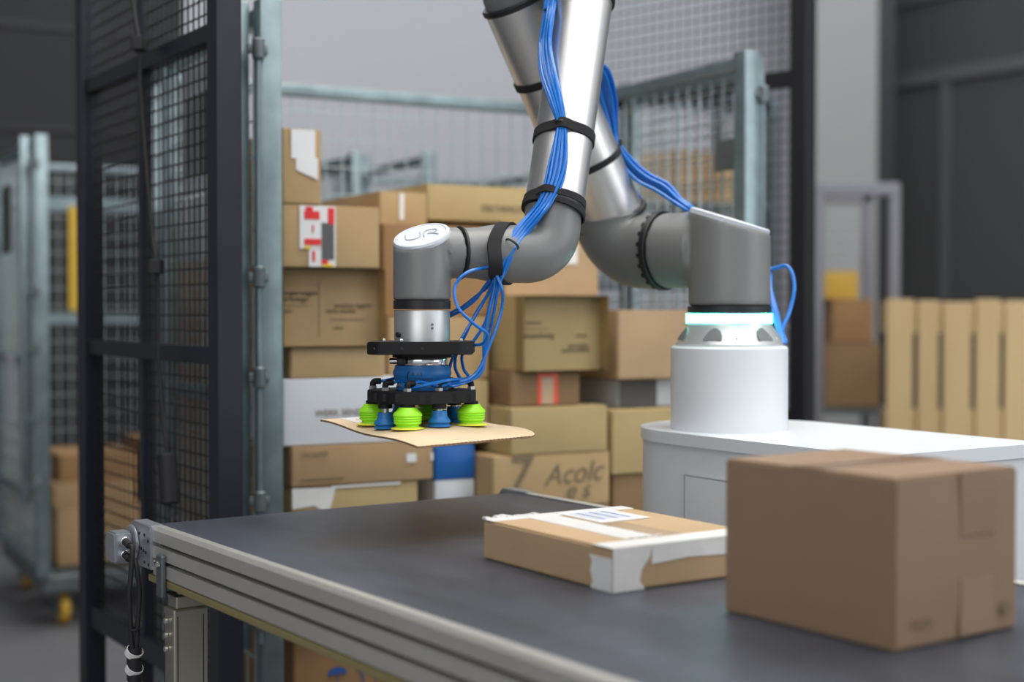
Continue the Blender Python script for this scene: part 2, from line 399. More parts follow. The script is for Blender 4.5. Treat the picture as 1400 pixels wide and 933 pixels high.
# ------------------------------------------------------------------ roll cages
CW, CD, CZ0, CZ1 = 1.26, 0.98, 0.20, 1.855
def post(bm, x, y, s=0.04, z0=CZ0, z1=CZ1, d=None):
    d = d or s
    box(bm, x-s/2, x+s/2, y-d/2, y+d/2, z0, z1, bev=0.004)
def roll_cage(P0, rot, label, W=CW, D=CD, gate_left=True, gate_right=True, front_wheels_only=False):
    t = thing('roll_cage', label, 'roll cage', (P0[0], P0[1], 0), rot)
    bf = bpy.data.objects.new('base_frame', None); COL.objects.link(bf); bf.parent = t
    for r_ in ((0, W, 0, 0.06), (0, W, D-0.06, D), (0, 0.06, 0.061, D-0.061), (W-0.06, W, 0.061, D-0.061)):
        bm = BM(); box(bm, *r_, CZ0-0.06, CZ0, bev=0.005); obj('beam', bm, M['galv_dark'], bf)
    for k in range(5):
        y = 0.12+k*(D-0.3)/4; bm = BM(); box(bm, 0.061, W-0.061, y, y+0.05, CZ0-0.03, CZ0-0.005); obj('slat', bm, M['galv_dark'], bf)
    for x in (0, W):
        for y in (0, D):
            bm = BM(); post(bm, x, y, 0.048); obj('post', bm, M['galv'], t, smooth=True)
    # panels: a top and a bottom rail, a middle rail, wires
    for nm, O, U, L_ in (('left_panel', (0, 0, 0), (0, 1, 0), D), ('right_panel', (W, 0, 0), (0, 1, 0), D), ('back_panel', (0, D, 0), (1, 0, 0), W)):
        O = Vector(O); U = Vector(U)
        f = bpy.data.objects.new(nm, None); COL.objects.link(f); f.parent = t
        T = Matrix.Translation(O) @ Matrix.Rotation(atan2(U.y, U.x), 4, 'Z')
        for z, h in ((CZ1-0.045, 0.035), (CZ0+0.01, 0.03)):
            bm = BM(); box(bm, 0.02, L_-0.02, -0.014, 0.014, z, z+h, bev=0.004, T=T); obj('rail', bm, M['galv'], f, smooth=True)
        bm = BM(); n = int(L_/0.052)
        wires(bm, O+U*0.02+Vector((0, 0, CZ0+0.04)), U, UPZ, L_-0.04, CZ1-CZ0-0.085, n, 20, 0.0026)
        obj('wire_mesh', bm, M['galv_wire'], f, kind='stuff')
    # gates folded back along the sides, with their hinges
    for side, on in ((-1, gate_left), (1, gate_right)):
        if not on: continue
        x = (0 if side < 0 else W) + side*0.052
        g = bpy.data.objects.new('folded_gate', None); COL.objects.link(g); g.parent = t
        bm = BM(); post(bm, x, 0.03, 0.036, CZ0+0.28, CZ1-0.005, 0.03); obj('gate_post', bm, M['galv'], g, smooth=True)
        bm = BM(); post(bm, x, 0.60, 0.030, CZ0+0.28, CZ1-0.03); obj('gate_post', bm, M['galv'], g, smooth=True)
        for z in (CZ1-0.06, 1.0, CZ0+0.30): bm = BM(); box(bm, x-0.012, x+0.012, 0.046, 0.584, z, z+0.03, bev=0.003); obj('gate_rail', bm, M['galv'], g, smooth=True)
        bm = BM(); wires(bm, (x, 0.05, CZ0+0.32), (0, 1, 0), UPZ, 0.54, CZ1-CZ0-0.40, 11, 18, 0.0024); obj('wire_mesh', bm, M['galv_wire'], g, kind='stuff')
        xh = (0 if side < 0 else W) + side*0.030
        bm = BM(); cyl(bm, (xh, -0.028, CZ0+0.3), (xh, -0.028, CZ1-0.12), 0.006, 12); obj('hinge_rod', bm, M['galv'], t, smooth=True)
        for z in (CZ1-0.11, 1.27, 1.06, 0.80, 0.55):
            bm = BM(); cyl(bm, (xh, -0.030, z-0.022), (xh, -0.030, z+0.022), 0.013, 16, bev=0.003)
            box(bm, xh-0.022, xh+0.022, -0.03, -0.018, z-0.010, z+0.010, bev=0.002); obj('hinge', bm, M['galv_dark'], t, smooth=True)
    for x in (0.09, W-0.09):
        for y in (0.09, D-0.09):
            bm = BM(); box(bm, x-0.035, x+0.035, y-0.045, y+0.045, CZ0-0.075, CZ0-0.06)
            box(bm, x-0.028, x-0.023, y-0.03, y+0.03, 0.045, CZ0-0.075); box(bm, x+0.023, x+0.028, y-0.03, y+0.03, 0.045, CZ0-0.075)
            c = obj('caster', bm, M['galv_dark'], t)
            bm = BM(); lathe(bm, [(0, -0.018), (0.055, -0.018), (0.062, -0.012), (0.062, 0.012), (0.055, 0.018), (0, 0.018)], frame_z((x, y, 0.062), (1, 0, 0)), 28)
            obj('wheel', bm, M['wheel'], c, smooth=True)
    return t
PB = Vector((-0.5157, 3.02, 0))
cageB = roll_cage(PB, YAW, 'galvanised roll cage packed with cardboard boxes behind the conveyor')
PC = Vector((-1.755, 5.32, 0))
cageC = roll_cage(PC, YAW, 'galvanised roll cage with yellow wheels at the left, nearly empty')
PE = Vector((-0.35, 5.95, 0))
cageE = roll_cage(PE, YAW, 'galvanised roll cage standing behind the packed one, upright tops showing', W=0.78, gate_left=False, gate_right=False)
# papers on the side of the left cage
def cagept(P0, u, d, z):
    v = Vector((-AX.y, AX.x, 0)); return Vector((P0.x, P0.y, 0)) + AX*u + v*d + UPZ*z
def cage_local(parent, name, x0, x1, y0, y1, z0, z1, m, bev=0.0):
    bm = BM(); box(bm, x0, x1, y0, y1, z0, z1, bev=bev); return obj(name, bm, m, parent)
cage_local(cageC, 'paper_sign', -0.088, -0.085, 0.12, 0.34, 1.42, 1.68, M['card_grey'])['label'] = 'dark paper sign on the cage side'
cage_local(cageC, 'paper_sign', -0.088, -0.085, 0.08, 0.28, 0.78, 1.04, M['card_white'])['label'] = 'pale paper sign on the cage side'
cage_local(cageC, 'yellow_strap', 0.285, 0.335, CD-0.04, CD-0.03, 1.20, 1.66, M['yellow_strap'])['label'] = 'yellow strap'
cage_local(cageC, 'cross_bar', 0.0, CW, CD-0.03, CD-0.005, 1.64, 1.70, M['galv'])
cage_local(cageC, 'cross_bar', 0.0, CW, CD-0.03, CD-0.005, 1.14, 1.19, M['galv'])
cage_local(cageB, 'panel_plate', -0.086, -0.083, 0.05, 0.34, 1.46, 1.75, M['card_white'])['label'] = 'white paper notice on the cage side'
for k in range(5):
    cage_local(cageB, 'notice_bar', -0.089, -0.086, 0.08+k*0.05, 0.108+k*0.05, 1.50, 1.68, M['card_grey'])
cage_local(cageB, 'cage_label', CW-0.012, CW-0.006, 0.02, 0.12, 1.56, 1.64, M['galv_dark'])['label'] = 'small grey plate on the right panel'

# ------------------------------------------------------------------ cardboard boxes
def carton(label, T, wx, dy, hz, m, name='cardboard_box', group=None, cat='box', bulge=0.004, tape=None, open_front=False, rim=0.012, deep=0.045):
    """T: matrix of the front-bottom-left corner, x along the front, y into depth."""
    t = bpy.data.objects.new(name, None)
    bm = BM(); n = 4
    box(bm, 0, wx, 0, dy, 0, hz)
    if open_front:
        bm.faces.ensure_lookup_table()
        f = min(bm.faces, key=lambda q: q.calc_center_median().y)
        bmesh.ops.inset_region(bm, faces=[f], thickness=rim, depth=0)
        e = bmesh.ops.extrude_face_region(bm, geom=[f])
        bmesh.ops.translate(bm, vec=(0, deep, 0), verts=[v for v in e['geom'] if isinstance(v, bmesh.types.BMVert)])
        if f.is_valid: bmesh.ops.delete(bm, geom=[f], context='FACES')
    else:
        bmesh.ops.subdivide_edges(bm, edges=bm.edges[:], cuts=3, use_grid_fill=True)
        for v in bm.verts:
            c = v.co; fx, fy, fz = c.x/wx, c.y/dy, c.z/hz
            k = 16*fx*(1-fx)*fz*(1-fz); 
            if c.y < 1e-6: c.y -= bulge*k
            k = 16*fy*(1-fy)*fz*(1-fz)
            if c.x < 1e-6: c.x -= bulge*0.6*k
            if c.x > wx-1e-6: c.x += bulge*0.6*k
    sharp = [e for e in bm.edges if len(e.link_faces) == 2 and e.calc_face_angle() > 1.0]
    bmesh.ops.bevel(bm, geom=sharp, offset=min(0.003, hz*0.05), segments=2, affect='EDGES')
    me = bpy.data.meshes.new(name); bmesh.ops.recalc_face_normals(bm, faces=bm.faces); bm.to_mesh(me); bm.free()
    bpy.data.objects.remove(t)
    t = link(name, me, m, None, smooth=35)
    t.matrix_world = T
    tag(t, label, cat, group)
    if tape: # tape along the middle of the top, folded over the front
        y_ = 0.0
        bm = BM(); box(bm, wx/2-0.025, wx/2+0.025, -0.0012-bulge*0.4, 0.003, hz*0.72, hz+0.0008); box(bm, wx/2-0.025, wx/2+0.025, 0, dy, hz, hz+0.0008)
        obj('tape', bm, M[tape], t)
    return t
def decal(parent, x0, x1, z0, z1, m, name='sticker', off=0.0015, y=0.0, lab=None):
    bm = BM(); box(bm, x0, x1, y-off-0.0006, y-off+0.0003, z0, z1); o = obj(name, bm, m, parent)
    if lab: o['label'] = lab
    return o
FT = Matrix.Rotation(pi/2, 4, 'X')   # text onto a front face (x right, z up)
def ftext(parent, s, x, z, size, m, y=-0.005, shear=0.0, rot=0.0):
    return text('lettering', s, size, M[m], Matrix.Translation((x, y, z)) @ FT @ Matrix.Rotation(rot, 4, 'Z'), parent, 0.0003, shear=shear)

def u_of(px, P0, back):
    """distance along a cage front (pushed in by back) of what the photo shows at column px"""
    v = Vector((-AX.y, AX.x, 0)); B0 = Vector((P0.x, P0.y, 0)) + v*back
    k = (px-700.0)/FPX
    return (k*B0.y - B0.x)/(AX.x - k*AX.y)
def place(px0, px1, y_bottom, y_top, back, P0=None, px_ref=None):
    P0 = P0 or PB
    u0, u1 = u_of(px0, P0, back), u_of(px1, P0, back)
    q = cagept(P0, (u0+u1)/2, back, 0)
    pr = 700+q.x/q.y*FPX
    zt, zb_ = P(pr, y_top, q.y).z, P(pr, y_bottom, q.y).z
    return u0, u1, zb_, zt
PLACED = []
def stack(column, P0=None):
    """column: top to bottom list of dict(px=(a,b), y=(top,bottom), back, dy, ...); bottoms sit on the box below"""
    P0 = P0 or PB; out = []; z = None
    for c in column[::-1]:
        u0, u1, zb_, zt = place(c['px'][0], c['px'][1], c['y'][1], c['y'][0], c['back'], P0)
        if z is None: z = c.get('zb', zb_)
        zt = max(zt, z+0.03)
        yaw = c.get('yaw', 0.0)
        dy_ = c.get('dy', 0.40)
        for (q0, q1, r0, r1, s0, s1) in PLACED:
            if r0 < zt-0.004 and r1 > z+0.004 and s0 < c['back']+dy_+0.01 and s1 > c['back']-0.01 and q0 < u1 and q1+0.006 > u0 and q0 < u0+0.5*(u1-u0): u0 = min(q1+0.006, u1-0.05)
        PLACED.append((u0, u1, z, zt, c['back'], c['back']+dy_))
        T = Matrix.Translation(cagept(P0, u0, c['back'], z+0.0005)) @ Matrix.Rotation(YAW+yaw, 4, 'Z')
        o = carton(c['label'], T, u1-u0, c.get('dy', 0.40), zt-z-0.001, M[c['m']], c.get('name', 'cardboard_box'), c.get('group'), c.get('cat', 'box'), tape=c.get('tape'), open_front=c.get('open', False), bulge=c.get('bulge', 0.004), rim=c.get('rim', 0.014))
        o['w'] = u1-u0; o['h'] = zt-z-0.001
        if c.get('extra'): c['extra'](o, u1-u0, zt-z-0.001)
        out.append(o); z = zt
    for o in out:
        del o['w']; del o['h']
    return out

def ex_tape_white(o, w, h): decal(o, 0.02, 0.075, h*0.60, h-0.002, M['paper'], 'tape', 0.004); prism_flag(o, 0.03, 0.08, h)
def prism_flag(o, a, b, h):
    bm = BM(); prism(bm, [(a, h*0.45), (b, h*0.33), (b, h*0.62), (a, h*0.62)], 0, 0.0008, T=Matrix.Translation((0, -0.0052, 0)) @ FT); obj('tape', bm, M['paper'], o)
def ex_redlabel(o, w, h):
    x0 = w*0.17; x1 = x0+0.083; k = w
    def R(a, b, c, d, m, off, nm='label_print'):
        decal(o, x0+(x1-x0)*a, x0+(x1-x0)*b, h*c, h*d, M[m], nm, off)
    R(0.0, 1.0, 0.30, 0.985, 'paper', 0.004, 'shipping_label'); R(0.25, 1.0, 0.02, 0.32, 'paper', 0.004, 'shipping_label')
    R(0.12, 0.55, 0.77, 0.90, 'red', 0.0052); R(0.16, 0.36, 0.88, 0.97, 'red', 0.0052); R(0.12, 0.58, 0.36, 0.46, 'red', 0.0052)
    R(0.78, 0.96, 0.70, 0.96, 'red', 0.0052); R(0.60, 0.95, 0.13, 0.72, 'card_grey', 0.005); R(0.34, 0.42, 0.10, 0.27, 'red', 0.0052)
    R(0.60, 0.78, 0.06, 0.13, 'red', 0.0056); R(0.62, 0.92, 0.02, 0.07, 'yellow', 0.0052); R(0.12, 0.30, 0.30, 0.345, 'yellow', 0.0052)
    R(0.34, 0.38, 0.56, 0.68, 'red', 0.0056)
def ex_opentext(o, w, h):
    y = 0.0435
    ftext(o, 'rangierwagen', w*0.03, h*0.66, 0.016, 'ink', y); ftext(o, 'kartonage', w*0.03, h*0.58, 0.016, 'ink', y)
    ftext(o, 'stapeln', w*0.03, h*0.44, 0.010, 'ink', y)
    ftext(o, 'trocken lagern', w*0.56, h*0.50, 0.015, 'ink', y); ftext(o, 'nicht werfen', w*0.48, h*0.43, 0.014, 'ink', y)
    ftext(o, 'oben', w*0.55, h*0.22, 0.012, 'ink_soft', y)
    for (a, b, z) in ((0.03, 0.30, 0.52), (0.52, 0.86, 0.34)): decal(o, w*a, w*b, h*z, h*z+0.0015, M['ink_soft'], 'printed_line', 0.0008, y+0.001)
    decal(o, w*0.405, w*0.41, h*0.12, h*0.84, M['ink_soft'], 'flap_seam', 0.0006, y+0.001)
def ex_opentext2(o, w, h):
    y = 0.0435
    ftext(o, 'material', w*0.12, h*0.62, 0.013, 'ink_soft', y); ftext(o, 'verpackung', w*0.06, h*0.44, 0.020, 'ink', y)
    ftext(o, 'inhalt', w*0.72, h*0.44, 0.014, 'ink_soft', y); ftext(o, 'vorsicht', w*0.62, h*0.30, 0.018, 'ink', y); ftext(o, 'zerbrechlich', w*0.54, h*0.24, 0.016, 'ink', y)
    decal(o, w*0.06, w*0.40, h*0.55, h*0.55+0.0015, M['ink_soft'], 'printed_line', 0.0008, y+0.001)
def ex_whitebox(o, w, h): ftext(o, 'WERK SENDUNG', w*0.26, h*0.44, 0.020, 'ink_soft', -0.005)
def ex_brownprint(o, w, h):
    ftext(o, 'versandt', w*0.06, h*0.76, 0.018, 'ink_soft'); decal(o, w*0.80, w*0.87, h*0.48, h*0.70, M['paper'], 'sticker', 0.004); decal(o, w*0.975, w*0.995, h*0.50, h*0.70, M['paper'], 'sticker', 0.004)
    decal(o, w*0.05, w*0.35, h*0.17, h*0.17+0.003, M['ink_soft'], 'printed_line', 0.004)
def ex_tapecorner(o, w, h):
    bm = BM(); prism(bm, [(0.0, h*0.62), (0.05, h*0.66), (0.085, h*0.5), (0.10, h*0.97), (0.0, h*0.99)], 0, 0.0008, T=Matrix.Translation((0, -0.0035, 0)) @ FT); obj('tape', bm, M['tape_white'], o)
    decal(o, 0.09, w*0.85, h*0.955, h*0.995, M['paper'], 'tape', 0.003)
def ex_handwriting(o, w, h):
    ftext(o, '7', w*0.10, h*0.30, 0.13, 'ink_soft', -0.005, 0.15); 
    ftext(o, 'Acolc', w*0.42, h*0.42, 0.070, 'ink_soft', -0.005, 0.35, 0.05); ftext(o, 'e s', w*0.60, h*0.16, 0.06, 'ink_soft', -0.005, 0.3)
def ex_whitelabel(o, w, h): decal(o, w*0.62, w*0.76, h*0.45, h*0.72, M['paper'], 'sticker', 0.0045); ftext(o, 'fragile inhalt', w*0.30, h*0.42, 0.014, 'ink_soft')
def ex_redtape(o, w, h):
    decal(o, w*0.37, w*0.43, 0.004, h-0.004, M['red_tape'], 'red_tape', 0.004); decal(o, w*0.60, w*0.67, 0.004, h-0.004, M['red_tape'], 'red_tape', 0.004)
    decal(o, w*0.43, w*0.60, h*0.84, h-0.004, M['red_tape'], 'red_tape', 0.004); decal(o, w*0.43, w*0.60, 0.004, h*0.82, M['tape_clear'], 'tape', 0.0045)
def ex_toplabel(o, w, h): decal(o, w*0.40, w*0.50, h*0.2, h*0.95, M['tape_white'], 'tape', 0.0045)
def ex_print(o, w, h): ftext(o, 'DELTAPACK', w*0.52, h*0.30, 0.022, 'ink')
def ex_umbrella(o, w, h):
    T = Matrix.Translation((w*0.30, -0.0050, h*0.66)) @ FT @ Matrix.Scale(0.55, 4)
    pts = [(0.042*cos(t), 0.030*sin(t)) for t in [pi*k/14 for k in range(15)]] + [(-0.028, -0.004), (-0.014, 0.004), (0, -0.004), (0.014, 0.004), (0.028, -0.004)]
    bm = BM(); prism(bm, pts, 0, 0.0008, T=T); box(bm, -0.002, 0.002, -0.035, 0.0, 0, 0.0008, T=T); obj('umbrella_mark', bm, M['ink_blue'], o)
    ftext(o, 'T R', w*0.44, h*0.58, 0.045, 'ink_blue')
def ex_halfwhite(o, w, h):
    decal(o, 0.002, w*0.60, 0.002, h-0.002, M['card_grey'], 'dark_grey_area', 0.005)  # dark grey area over the left part of the front

def sup(px, y, m, label, back=0.06, dy=0.42, **k): return dict(px=px, y=y, back=back, dy=dy, m=m, label=label, zb=CZ0+0.001, **k)
col1 = [
 dict(px=(386, 440), y=(176, 280), back=0.05, dy=0.34, m='card_a', label='small tan box with white tape, topmost of the stack beside the cage post', extra=ex_tape_white),
 dict(px=(386, 519), y=(281, 366), back=0.05, dy=0.45, m='card_a', label='tan box bearing the red, white and black shipping label', extra=ex_redlabel),
 dict(px=(388, 527), y=(367, 471), back=0.04, dy=0.45, m='card_a', open=True, label='tan box with recessed front and dark lettering, below the red labelled box', extra=ex_opentext),
 dict(px=(397, 528), y=(474, 516), back=0.05, dy=0.46, m='card_a', label='flat tan box lying on the big white box', yaw=0.02),
 dict(px=(386, 548), y=(517, 606), back=0.045, dy=0.44, m='card_white', label='white box with faint grey lettering, left of the suction cups', name='white_box', extra=ex_whitebox),
 dict(px=(398, 592), y=(607, 661), back=0.035, dy=0.44, m='card_b', label='wide brown box with small white sticker, under the white box', extra=ex_brownprint),
 dict(px=(398, 571), y=(662, 735), back=0.04, dy=0.44, m='card_c', label='ochre box with torn white tape on its left corner, at belt level', extra=ex_tapecorner),
 dict(px=(398, 575), y=(737, 855), back=0.04, dy=0.44, m='card_b', label='brown box hidden low behind the belt, above the umbrella box'),
 sup((400, 590), (857, 990), 'card_dark', 'orange brown box with blue umbrella mark, lowest, seen under the conveyor', extra=ex_umbrella),
]
col2 = [
 dict(px=(519, 584), y=(262, 306), back=0.30, dy=0.4, m='card_a', label='tan box with white tape strip, top row just right of the red label', extra=ex_toplabel),
 dict(px=(524, 668), y=(308, 432), back=0.20, dy=0.5, m='card_dark', label='dark orange brown box right behind the gripper wrist'),
 dict(px=(530, 668), y=(433, 520), back=0.16, dy=0.5, m='card_a', label='tan box behind the blue sleeve of the gripper'),
 dict(px=(555, 668), y=(521, 608), back=0.12, dy=0.5, m='card_c', label='ochre box behind the suction cups'),
 dict(px=(594, 649), y=(609, 655), back=0.10, dy=0.3, m='bin_blue', label='bright blue crate just under the held cardboard sheet', name='blue_crate', cat='crate'),
 dict(px=(594, 649), y=(656, 700), back=0.10, dy=0.3, m='card_white', label='white box beneath the bright blue crate', name='white_box'),
 sup((590, 655), (702, 990), 'card_b', 'tall brown box standing hidden under the blue crate', back=0.10, dy=0.4),
]
col3 = [
 dict(px=(584, 722), y=(254, 306), back=0.32, dy=0.5, m='card_c', label='ochre box on the top row, left of the robot forearm joint', extra=ex_print),
 dict(px=(690, 818), y=(306, 402), back=0.30, dy=0.4, m='card_pink', label='tan box with small white sticker, behind the forearm joint', extra=ex_whitelabel),
 dict(px=(697, 832), y=(404, 506), back=0.03, dy=0.5, m='card_c', open=True, rim=0.016, label='yellowish box with recessed front and faded lettering, under the forearm joint', extra=ex_opentext2),
 dict(px=(676, 793), y=(508, 555), back=0.06, dy=0.5, m='card_d', label='brown box sealed with vertical red tape', extra=ex_redtape),
 dict(px=(664, 831), y=(557, 620), back=0.02, dy=0.5, m='card_c', label='plain ochre box between the red taped and the handwritten box'),
 dict(px=(668, 834), y=(621, 692), back=0.02, dy=0.5, m='card_a', label='tan box with a large handwritten 7 and scribble', extra=ex_handwriting),
 sup((666, 834), (694, 990), 'card_b', 'brown box hidden behind the belt, under the handwritten box', back=0.03),
]
col4 = [
 dict(px=(845, 945), y=(424, 515), back=0.05, dy=0.42, m='card_pink', label='smooth tan box with creased light top, left of the robot pedestal', extra=None),
 dict(px=(845, 930), y=(517, 559), back=0.10, dy=0.42, m='card_white', label='white box with dark left half, beside the robot pedestal', name='white_box', extra=ex_halfwhite),
 dict(px=(836, 940), y=(560, 645), back=0.02, dy=0.42, m='card_c', label='pale ochre box at the left edge of the white cabinet, above the dark one'),
 dict(px=(838, 940), y=(646, 720), back=0.03, dy=0.42, m='card_d', label='dark brown box just above the far edge of the belt'),
 sup((838, 945), (722, 990), 'card_b', 'brown box hidden low behind the white cabinet', back=0.04),
]
for c in (col1, col2, col3, col4): stack(c)

# boxes deeper in the packed cage, seen through its left side
def loose(label, P0, u, d, z, yaw, wx, dy, hz, m, **k):
    return carton(label, Matrix.Translation(cagept(P0, u, d, z)) @ Matrix.Rotation(YAW+yaw, 4, 'Z'), wx, dy, hz, M[m], **k)
z = CZ0+0.001
for (h, m, lab) in ((0.36, 'card_dark', 'orange brown box at the rear bottom of the packed cage'), (0.34, 'card_b', 'brown box second from the bottom at the rear of the packed cage'),
                    (0.30, 'card_dark', 'orange brown box in the middle of the rear stack, seen through the dark fence'), (0.12, 'card_a', 'flat tan box in the rear stack, seen through the dark fence'),
                    (0.16, 'card_white', 'white box on the rear stack, seen through the dark fence')):
    loose(lab, PB, 0.03, 0.58, z, 0, 0.28, 0.36, h, m); z += h+0.001
# left cage
z = CZ0+0.001
loose('small brown box with a printed letter, lower one in the left cage', PC, 0.09, 0.20, z, 0, 0.34, 0.45, 0.225, 'card_b')
loose('flat brown box lying on top of the lettered one in the left cage', PC, 0.08, 0.22, z+0.227, 0.02, 0.32, 0.4, 0.095, 'card_b')
loose('topmost small orange brown box on the left stack in the left cage', PC, 0.11, 0.25, z+0.323, -0.03, 0.30, 0.4, 0.105, 'card_dark')
loose('large orange brown box in the left cage, seen through the dark fence', PC, 0.47, 0.15, z, 0, 0.55, 0.6, 0.46, 'card_dark')
for o in bpy.data.objects:
    if o.get('label') == 'small brown box with a printed letter, lower one in the left cage':
        ftext(o, 'E', 0.10, 0.05, 0.16, 'ink', -0.005)

# ------------------------------------------------------------------ far rack with boxes behind the right-hand cage panel
RK = Vector((0.62, 7.7, 0)); rkv = Vector((-AX.y, AX.x, 0))
rack = thing('storage_rack', 'grey steel shelving rack with slotted beam, far behind the packed cage', 'rack', RK, YAW)
for x in (0, 0.98):
    for y in (0, 0.5):
        bm = BM(); box(bm, x-0.03, x+0.03, y-0.03, y+0.03, 0, 2.42, bev=0.004); obj('upright', bm, M['galv_dark'], rack)
for z_ in (0.30, 0.85, 1.35, 1.80):
    bm = BM(); box(bm, 0.031, 0.949, -0.02, 0.52, z_-0.03, z_, bev=0.003); obj('shelf', bm, M['galv'], rack)
bm = BM(); box(bm, -0.03, 1.01, -0.045, -0.031, 2.30, 2.40); hb = obj('slotted_beam', bm, M['galv'], rack)
for k in range(11):
    bm = BM(); box(bm, 0.0+k*0.088, 0.055+k*0.088, -0.052, -0.045, 2.315, 2.385); obj('slot', bm, M['fence_blk'], hb)
cols = ['card_dark', 'card_a', 'card_d', 'card_b', 'card_c', 'card_white']
names = ['left', 'middle', 'right']
lev = {0.30: 'bottom', 0.85: 'second', 1.35: 'third', 1.80: 'top'}
for z_ in (0.30, 0.85, 1.35, 1.80):
    x = 0.05
    for k in range(3):
        wd = 0.25+0.04*random.random(); hh = 0.24+0.14*random.random()
        T = Matrix.Translation(RK+AX*x+rkv*0.03+UPZ*(z_+0.001)) @ Matrix.Rotation(YAW, 4, 'Z')
        carton('%s box on the %s shelf of the far rack' % (names[k], lev[z_]), T, wd, 0.36, hh, M[cols[int(random.random()*6)]], group='boxes on the far rack')
        x += wd+0.012

# ------------------------------------------------------------------ machine guard fences
def fence(P0, P1, label, posts, bars, m, ztop, pw, cell=0.030, wr=0.0019, mid=(), meshm='wire_blk', zbot=0.02):
    P0, P1 = Vector(P0), Vector(P1); L_ = (P1-P0).length; U = (P1-P0).normalized(); a = atan2(U.y, U.x)
    t = thing('guard_fence', label, 'fence', P0, a)
    for s in posts:
        bm = BM(); box(bm, s-pw/2, s+pw/2, -pw/2, pw/2, 0.008, ztop, bev=0.003); p_ = obj('post', bm, M[m], t)
        bm = BM(); box(bm, s-pw, s+pw, -pw, pw, 0, 0.008); obj('foot_plate', bm, M[m], p_)
    for s in mid:
        bm = BM(); box(bm, s-0.012, s+0.012, -0.012, 0.012, bars[0][0], ztop-0.05); obj('mullion', bm, M[m], t)
    for (z_, h) in bars:
        bm = BM(); box(bm, posts[0]+pw/2, posts[-1]-pw/2, -0.016, 0.016, z_-h/2, z_+h/2, bev=0.002); obj('rail', bm, M[m], t)
    zs = [b_[0] for b_ in bars]
    for z0, z1 in zip(zs[:-1], zs[1:]):
        bm = BM(); ln = posts[-1]-posts[0]-pw; wires(bm, (posts[0]+pw/2, 0, z0), (1, 0, 0), UPZ, ln, z1-z0, int(ln/cell), int((z1-z0)/cell), wr)
        obj('mesh_panel', bm, M[meshm], t, kind='stuff')
    return t
F0 = Vector((-0.553, 2.75, 0)); F1 = F0 + Vector((-0.547, 0.837, 0)).normalized()*0.865
fn = fence(F0, F1, 'dark blue machine guard fence with mesh, behind the conveyor end', (0, 0.865), ((0.46, 0.05), (1.112, 0.035), (1.74, 0.035), (2.30, 0.04)), 'fence', 2.34, 0.052, 0.030, 0.0021, mid=(0.46,))
for s in (0.16, 0.5):
    bm = BM(); box(bm, s-0.02, s+0.02, -0.02, 0.02, 0.0, 0.435); obj('support_leg', bm, M['fence'], fn)
bm = BM(); box(bm, 0.03, 0.84, -0.02, 0.02, 0.14, 0.18); obj('rail', bm, M['fence'], fn)
# cable hanging down the inner side of the fence
def on_fence(px, py, off=-0.05):
    d = ray(px, py); U = (F1-F0).normalized(); N = Vector((U.y, -U.x, 0)); base = F0 + N*abs(off)*(1 if N.dot(Vector((0, -1, 0))) > 0 else -1)
    n = Vector((U.y, -U.x, 0)); o_ = Vector((0, 0, CAMZ)); s = (base-o_).dot(n)/d.dot(n); return o_+d*s
pts = [on_fence(x, y) for x, y in ((176, -60), (183, 10), (190, 60), (192, 120), (200, 230), (208, 320), (214, 365), (216, 470), (220, 540), (228, 620), (232, 690), (238, 730))]
bm = BM(); sweep(bm, catmull(pts, 6), 0.0048, 8); cb = tag(obj('fence_cable', bm, M['rubber'], None, True), 'black cable hanging down the front of the dark blue fence', 'cable')
for q in (2, 6):
    bm = BM(); box(bm, -0.012, 0.012, -0.02, 0.02, -0.015, 0.015, bev=0.003, T=Matrix.Translation(pts[q])); obj('cable_clip', bm, M['rubber'], cb)
bm = BM(); cyl(bm, pts[9], pts[10], 0.020, 14, bev=0.004); obj('plug', bm, M['rubber'], cb, True)

G1 = P(1097, 425, 4.6); G1.z = 0; gd = Vector((-0.73, 0.68, 0)).normalized()
fence(G1, G1+gd*0.95, 'black machine guard fence with mesh, behind the robot base', (0, 0.95), ((0.25, 0.05), (P(1060, 430, 4.7).z-0.33, 0.04), (P(1060, 109, 4.65).z, 0.055), (2.9, 0.05)), 'fence_blk', 2.95, 0.060, 0.036, 0.0022, meshm='wire_gry')

# ------------------------------------------------------------------ pallet stood on edge, grey cart with boxes behind on the right
pl = thing('wooden_pallet', 'pale pine pallet stood on edge against the dark door, far right', 'pallet', (P(1213, 425, 6.0).x, 6.0, 0), 0.0)
ptop = P(1213, 409, 6.0).z
x = 0.0
for k, (wd, gap) in enumerate(((0.11, 0.022), (0.085, 0.022), (0.115, 0.022), (0.10, 0.022), (0.10, 0.02), (0.10, 0.02), (0.10, 0.0))):
    bm = BM(); box(bm, x, x+wd, 0, 0.022, 0.005, ptop-0.006*(k % 3), bev=0.002); obj('board', bm, M['wood'], pl)
    if gap:
        for z0, z1 in ((0.30, 0.72), (P(1300, 455, 6).z, ptop-0.008)):
            pass
    x += wd+gap
for z0, z1 in ((0.01, 0.14), (P(1300, 640, 6).z, P(1300, 562, 6).z), (P(1300, 456, 6).z, ptop-0.012)):
    bm = BM(); box(bm, 0.0, x-0.002, 0.0225, 0.10, z0, z1, bev=0.002); obj('cross_bearer', bm, M['wood'], pl)
    bm = BM(); box(bm, 0.0, x-0.002, 0.1005, 0.12, z0, z1); obj('rear_board', bm, M['wood_dark'], pl)
tc_ = thing('trolley', 'grey tubular trolley with yellow and brown goods, right of the black fence', 'trolley', (P(1118, 425, 6.6).x, 6.6, 0), 0.0)
tz = P(1118, 250, 6.6).z; tw = P(1222, 425, 6.6).x-P(1118, 425, 6.6).x
M['trol'] = mat('grey_trolley_tube', (0.22, 0.22, 0.25), 0.5, 0.4)
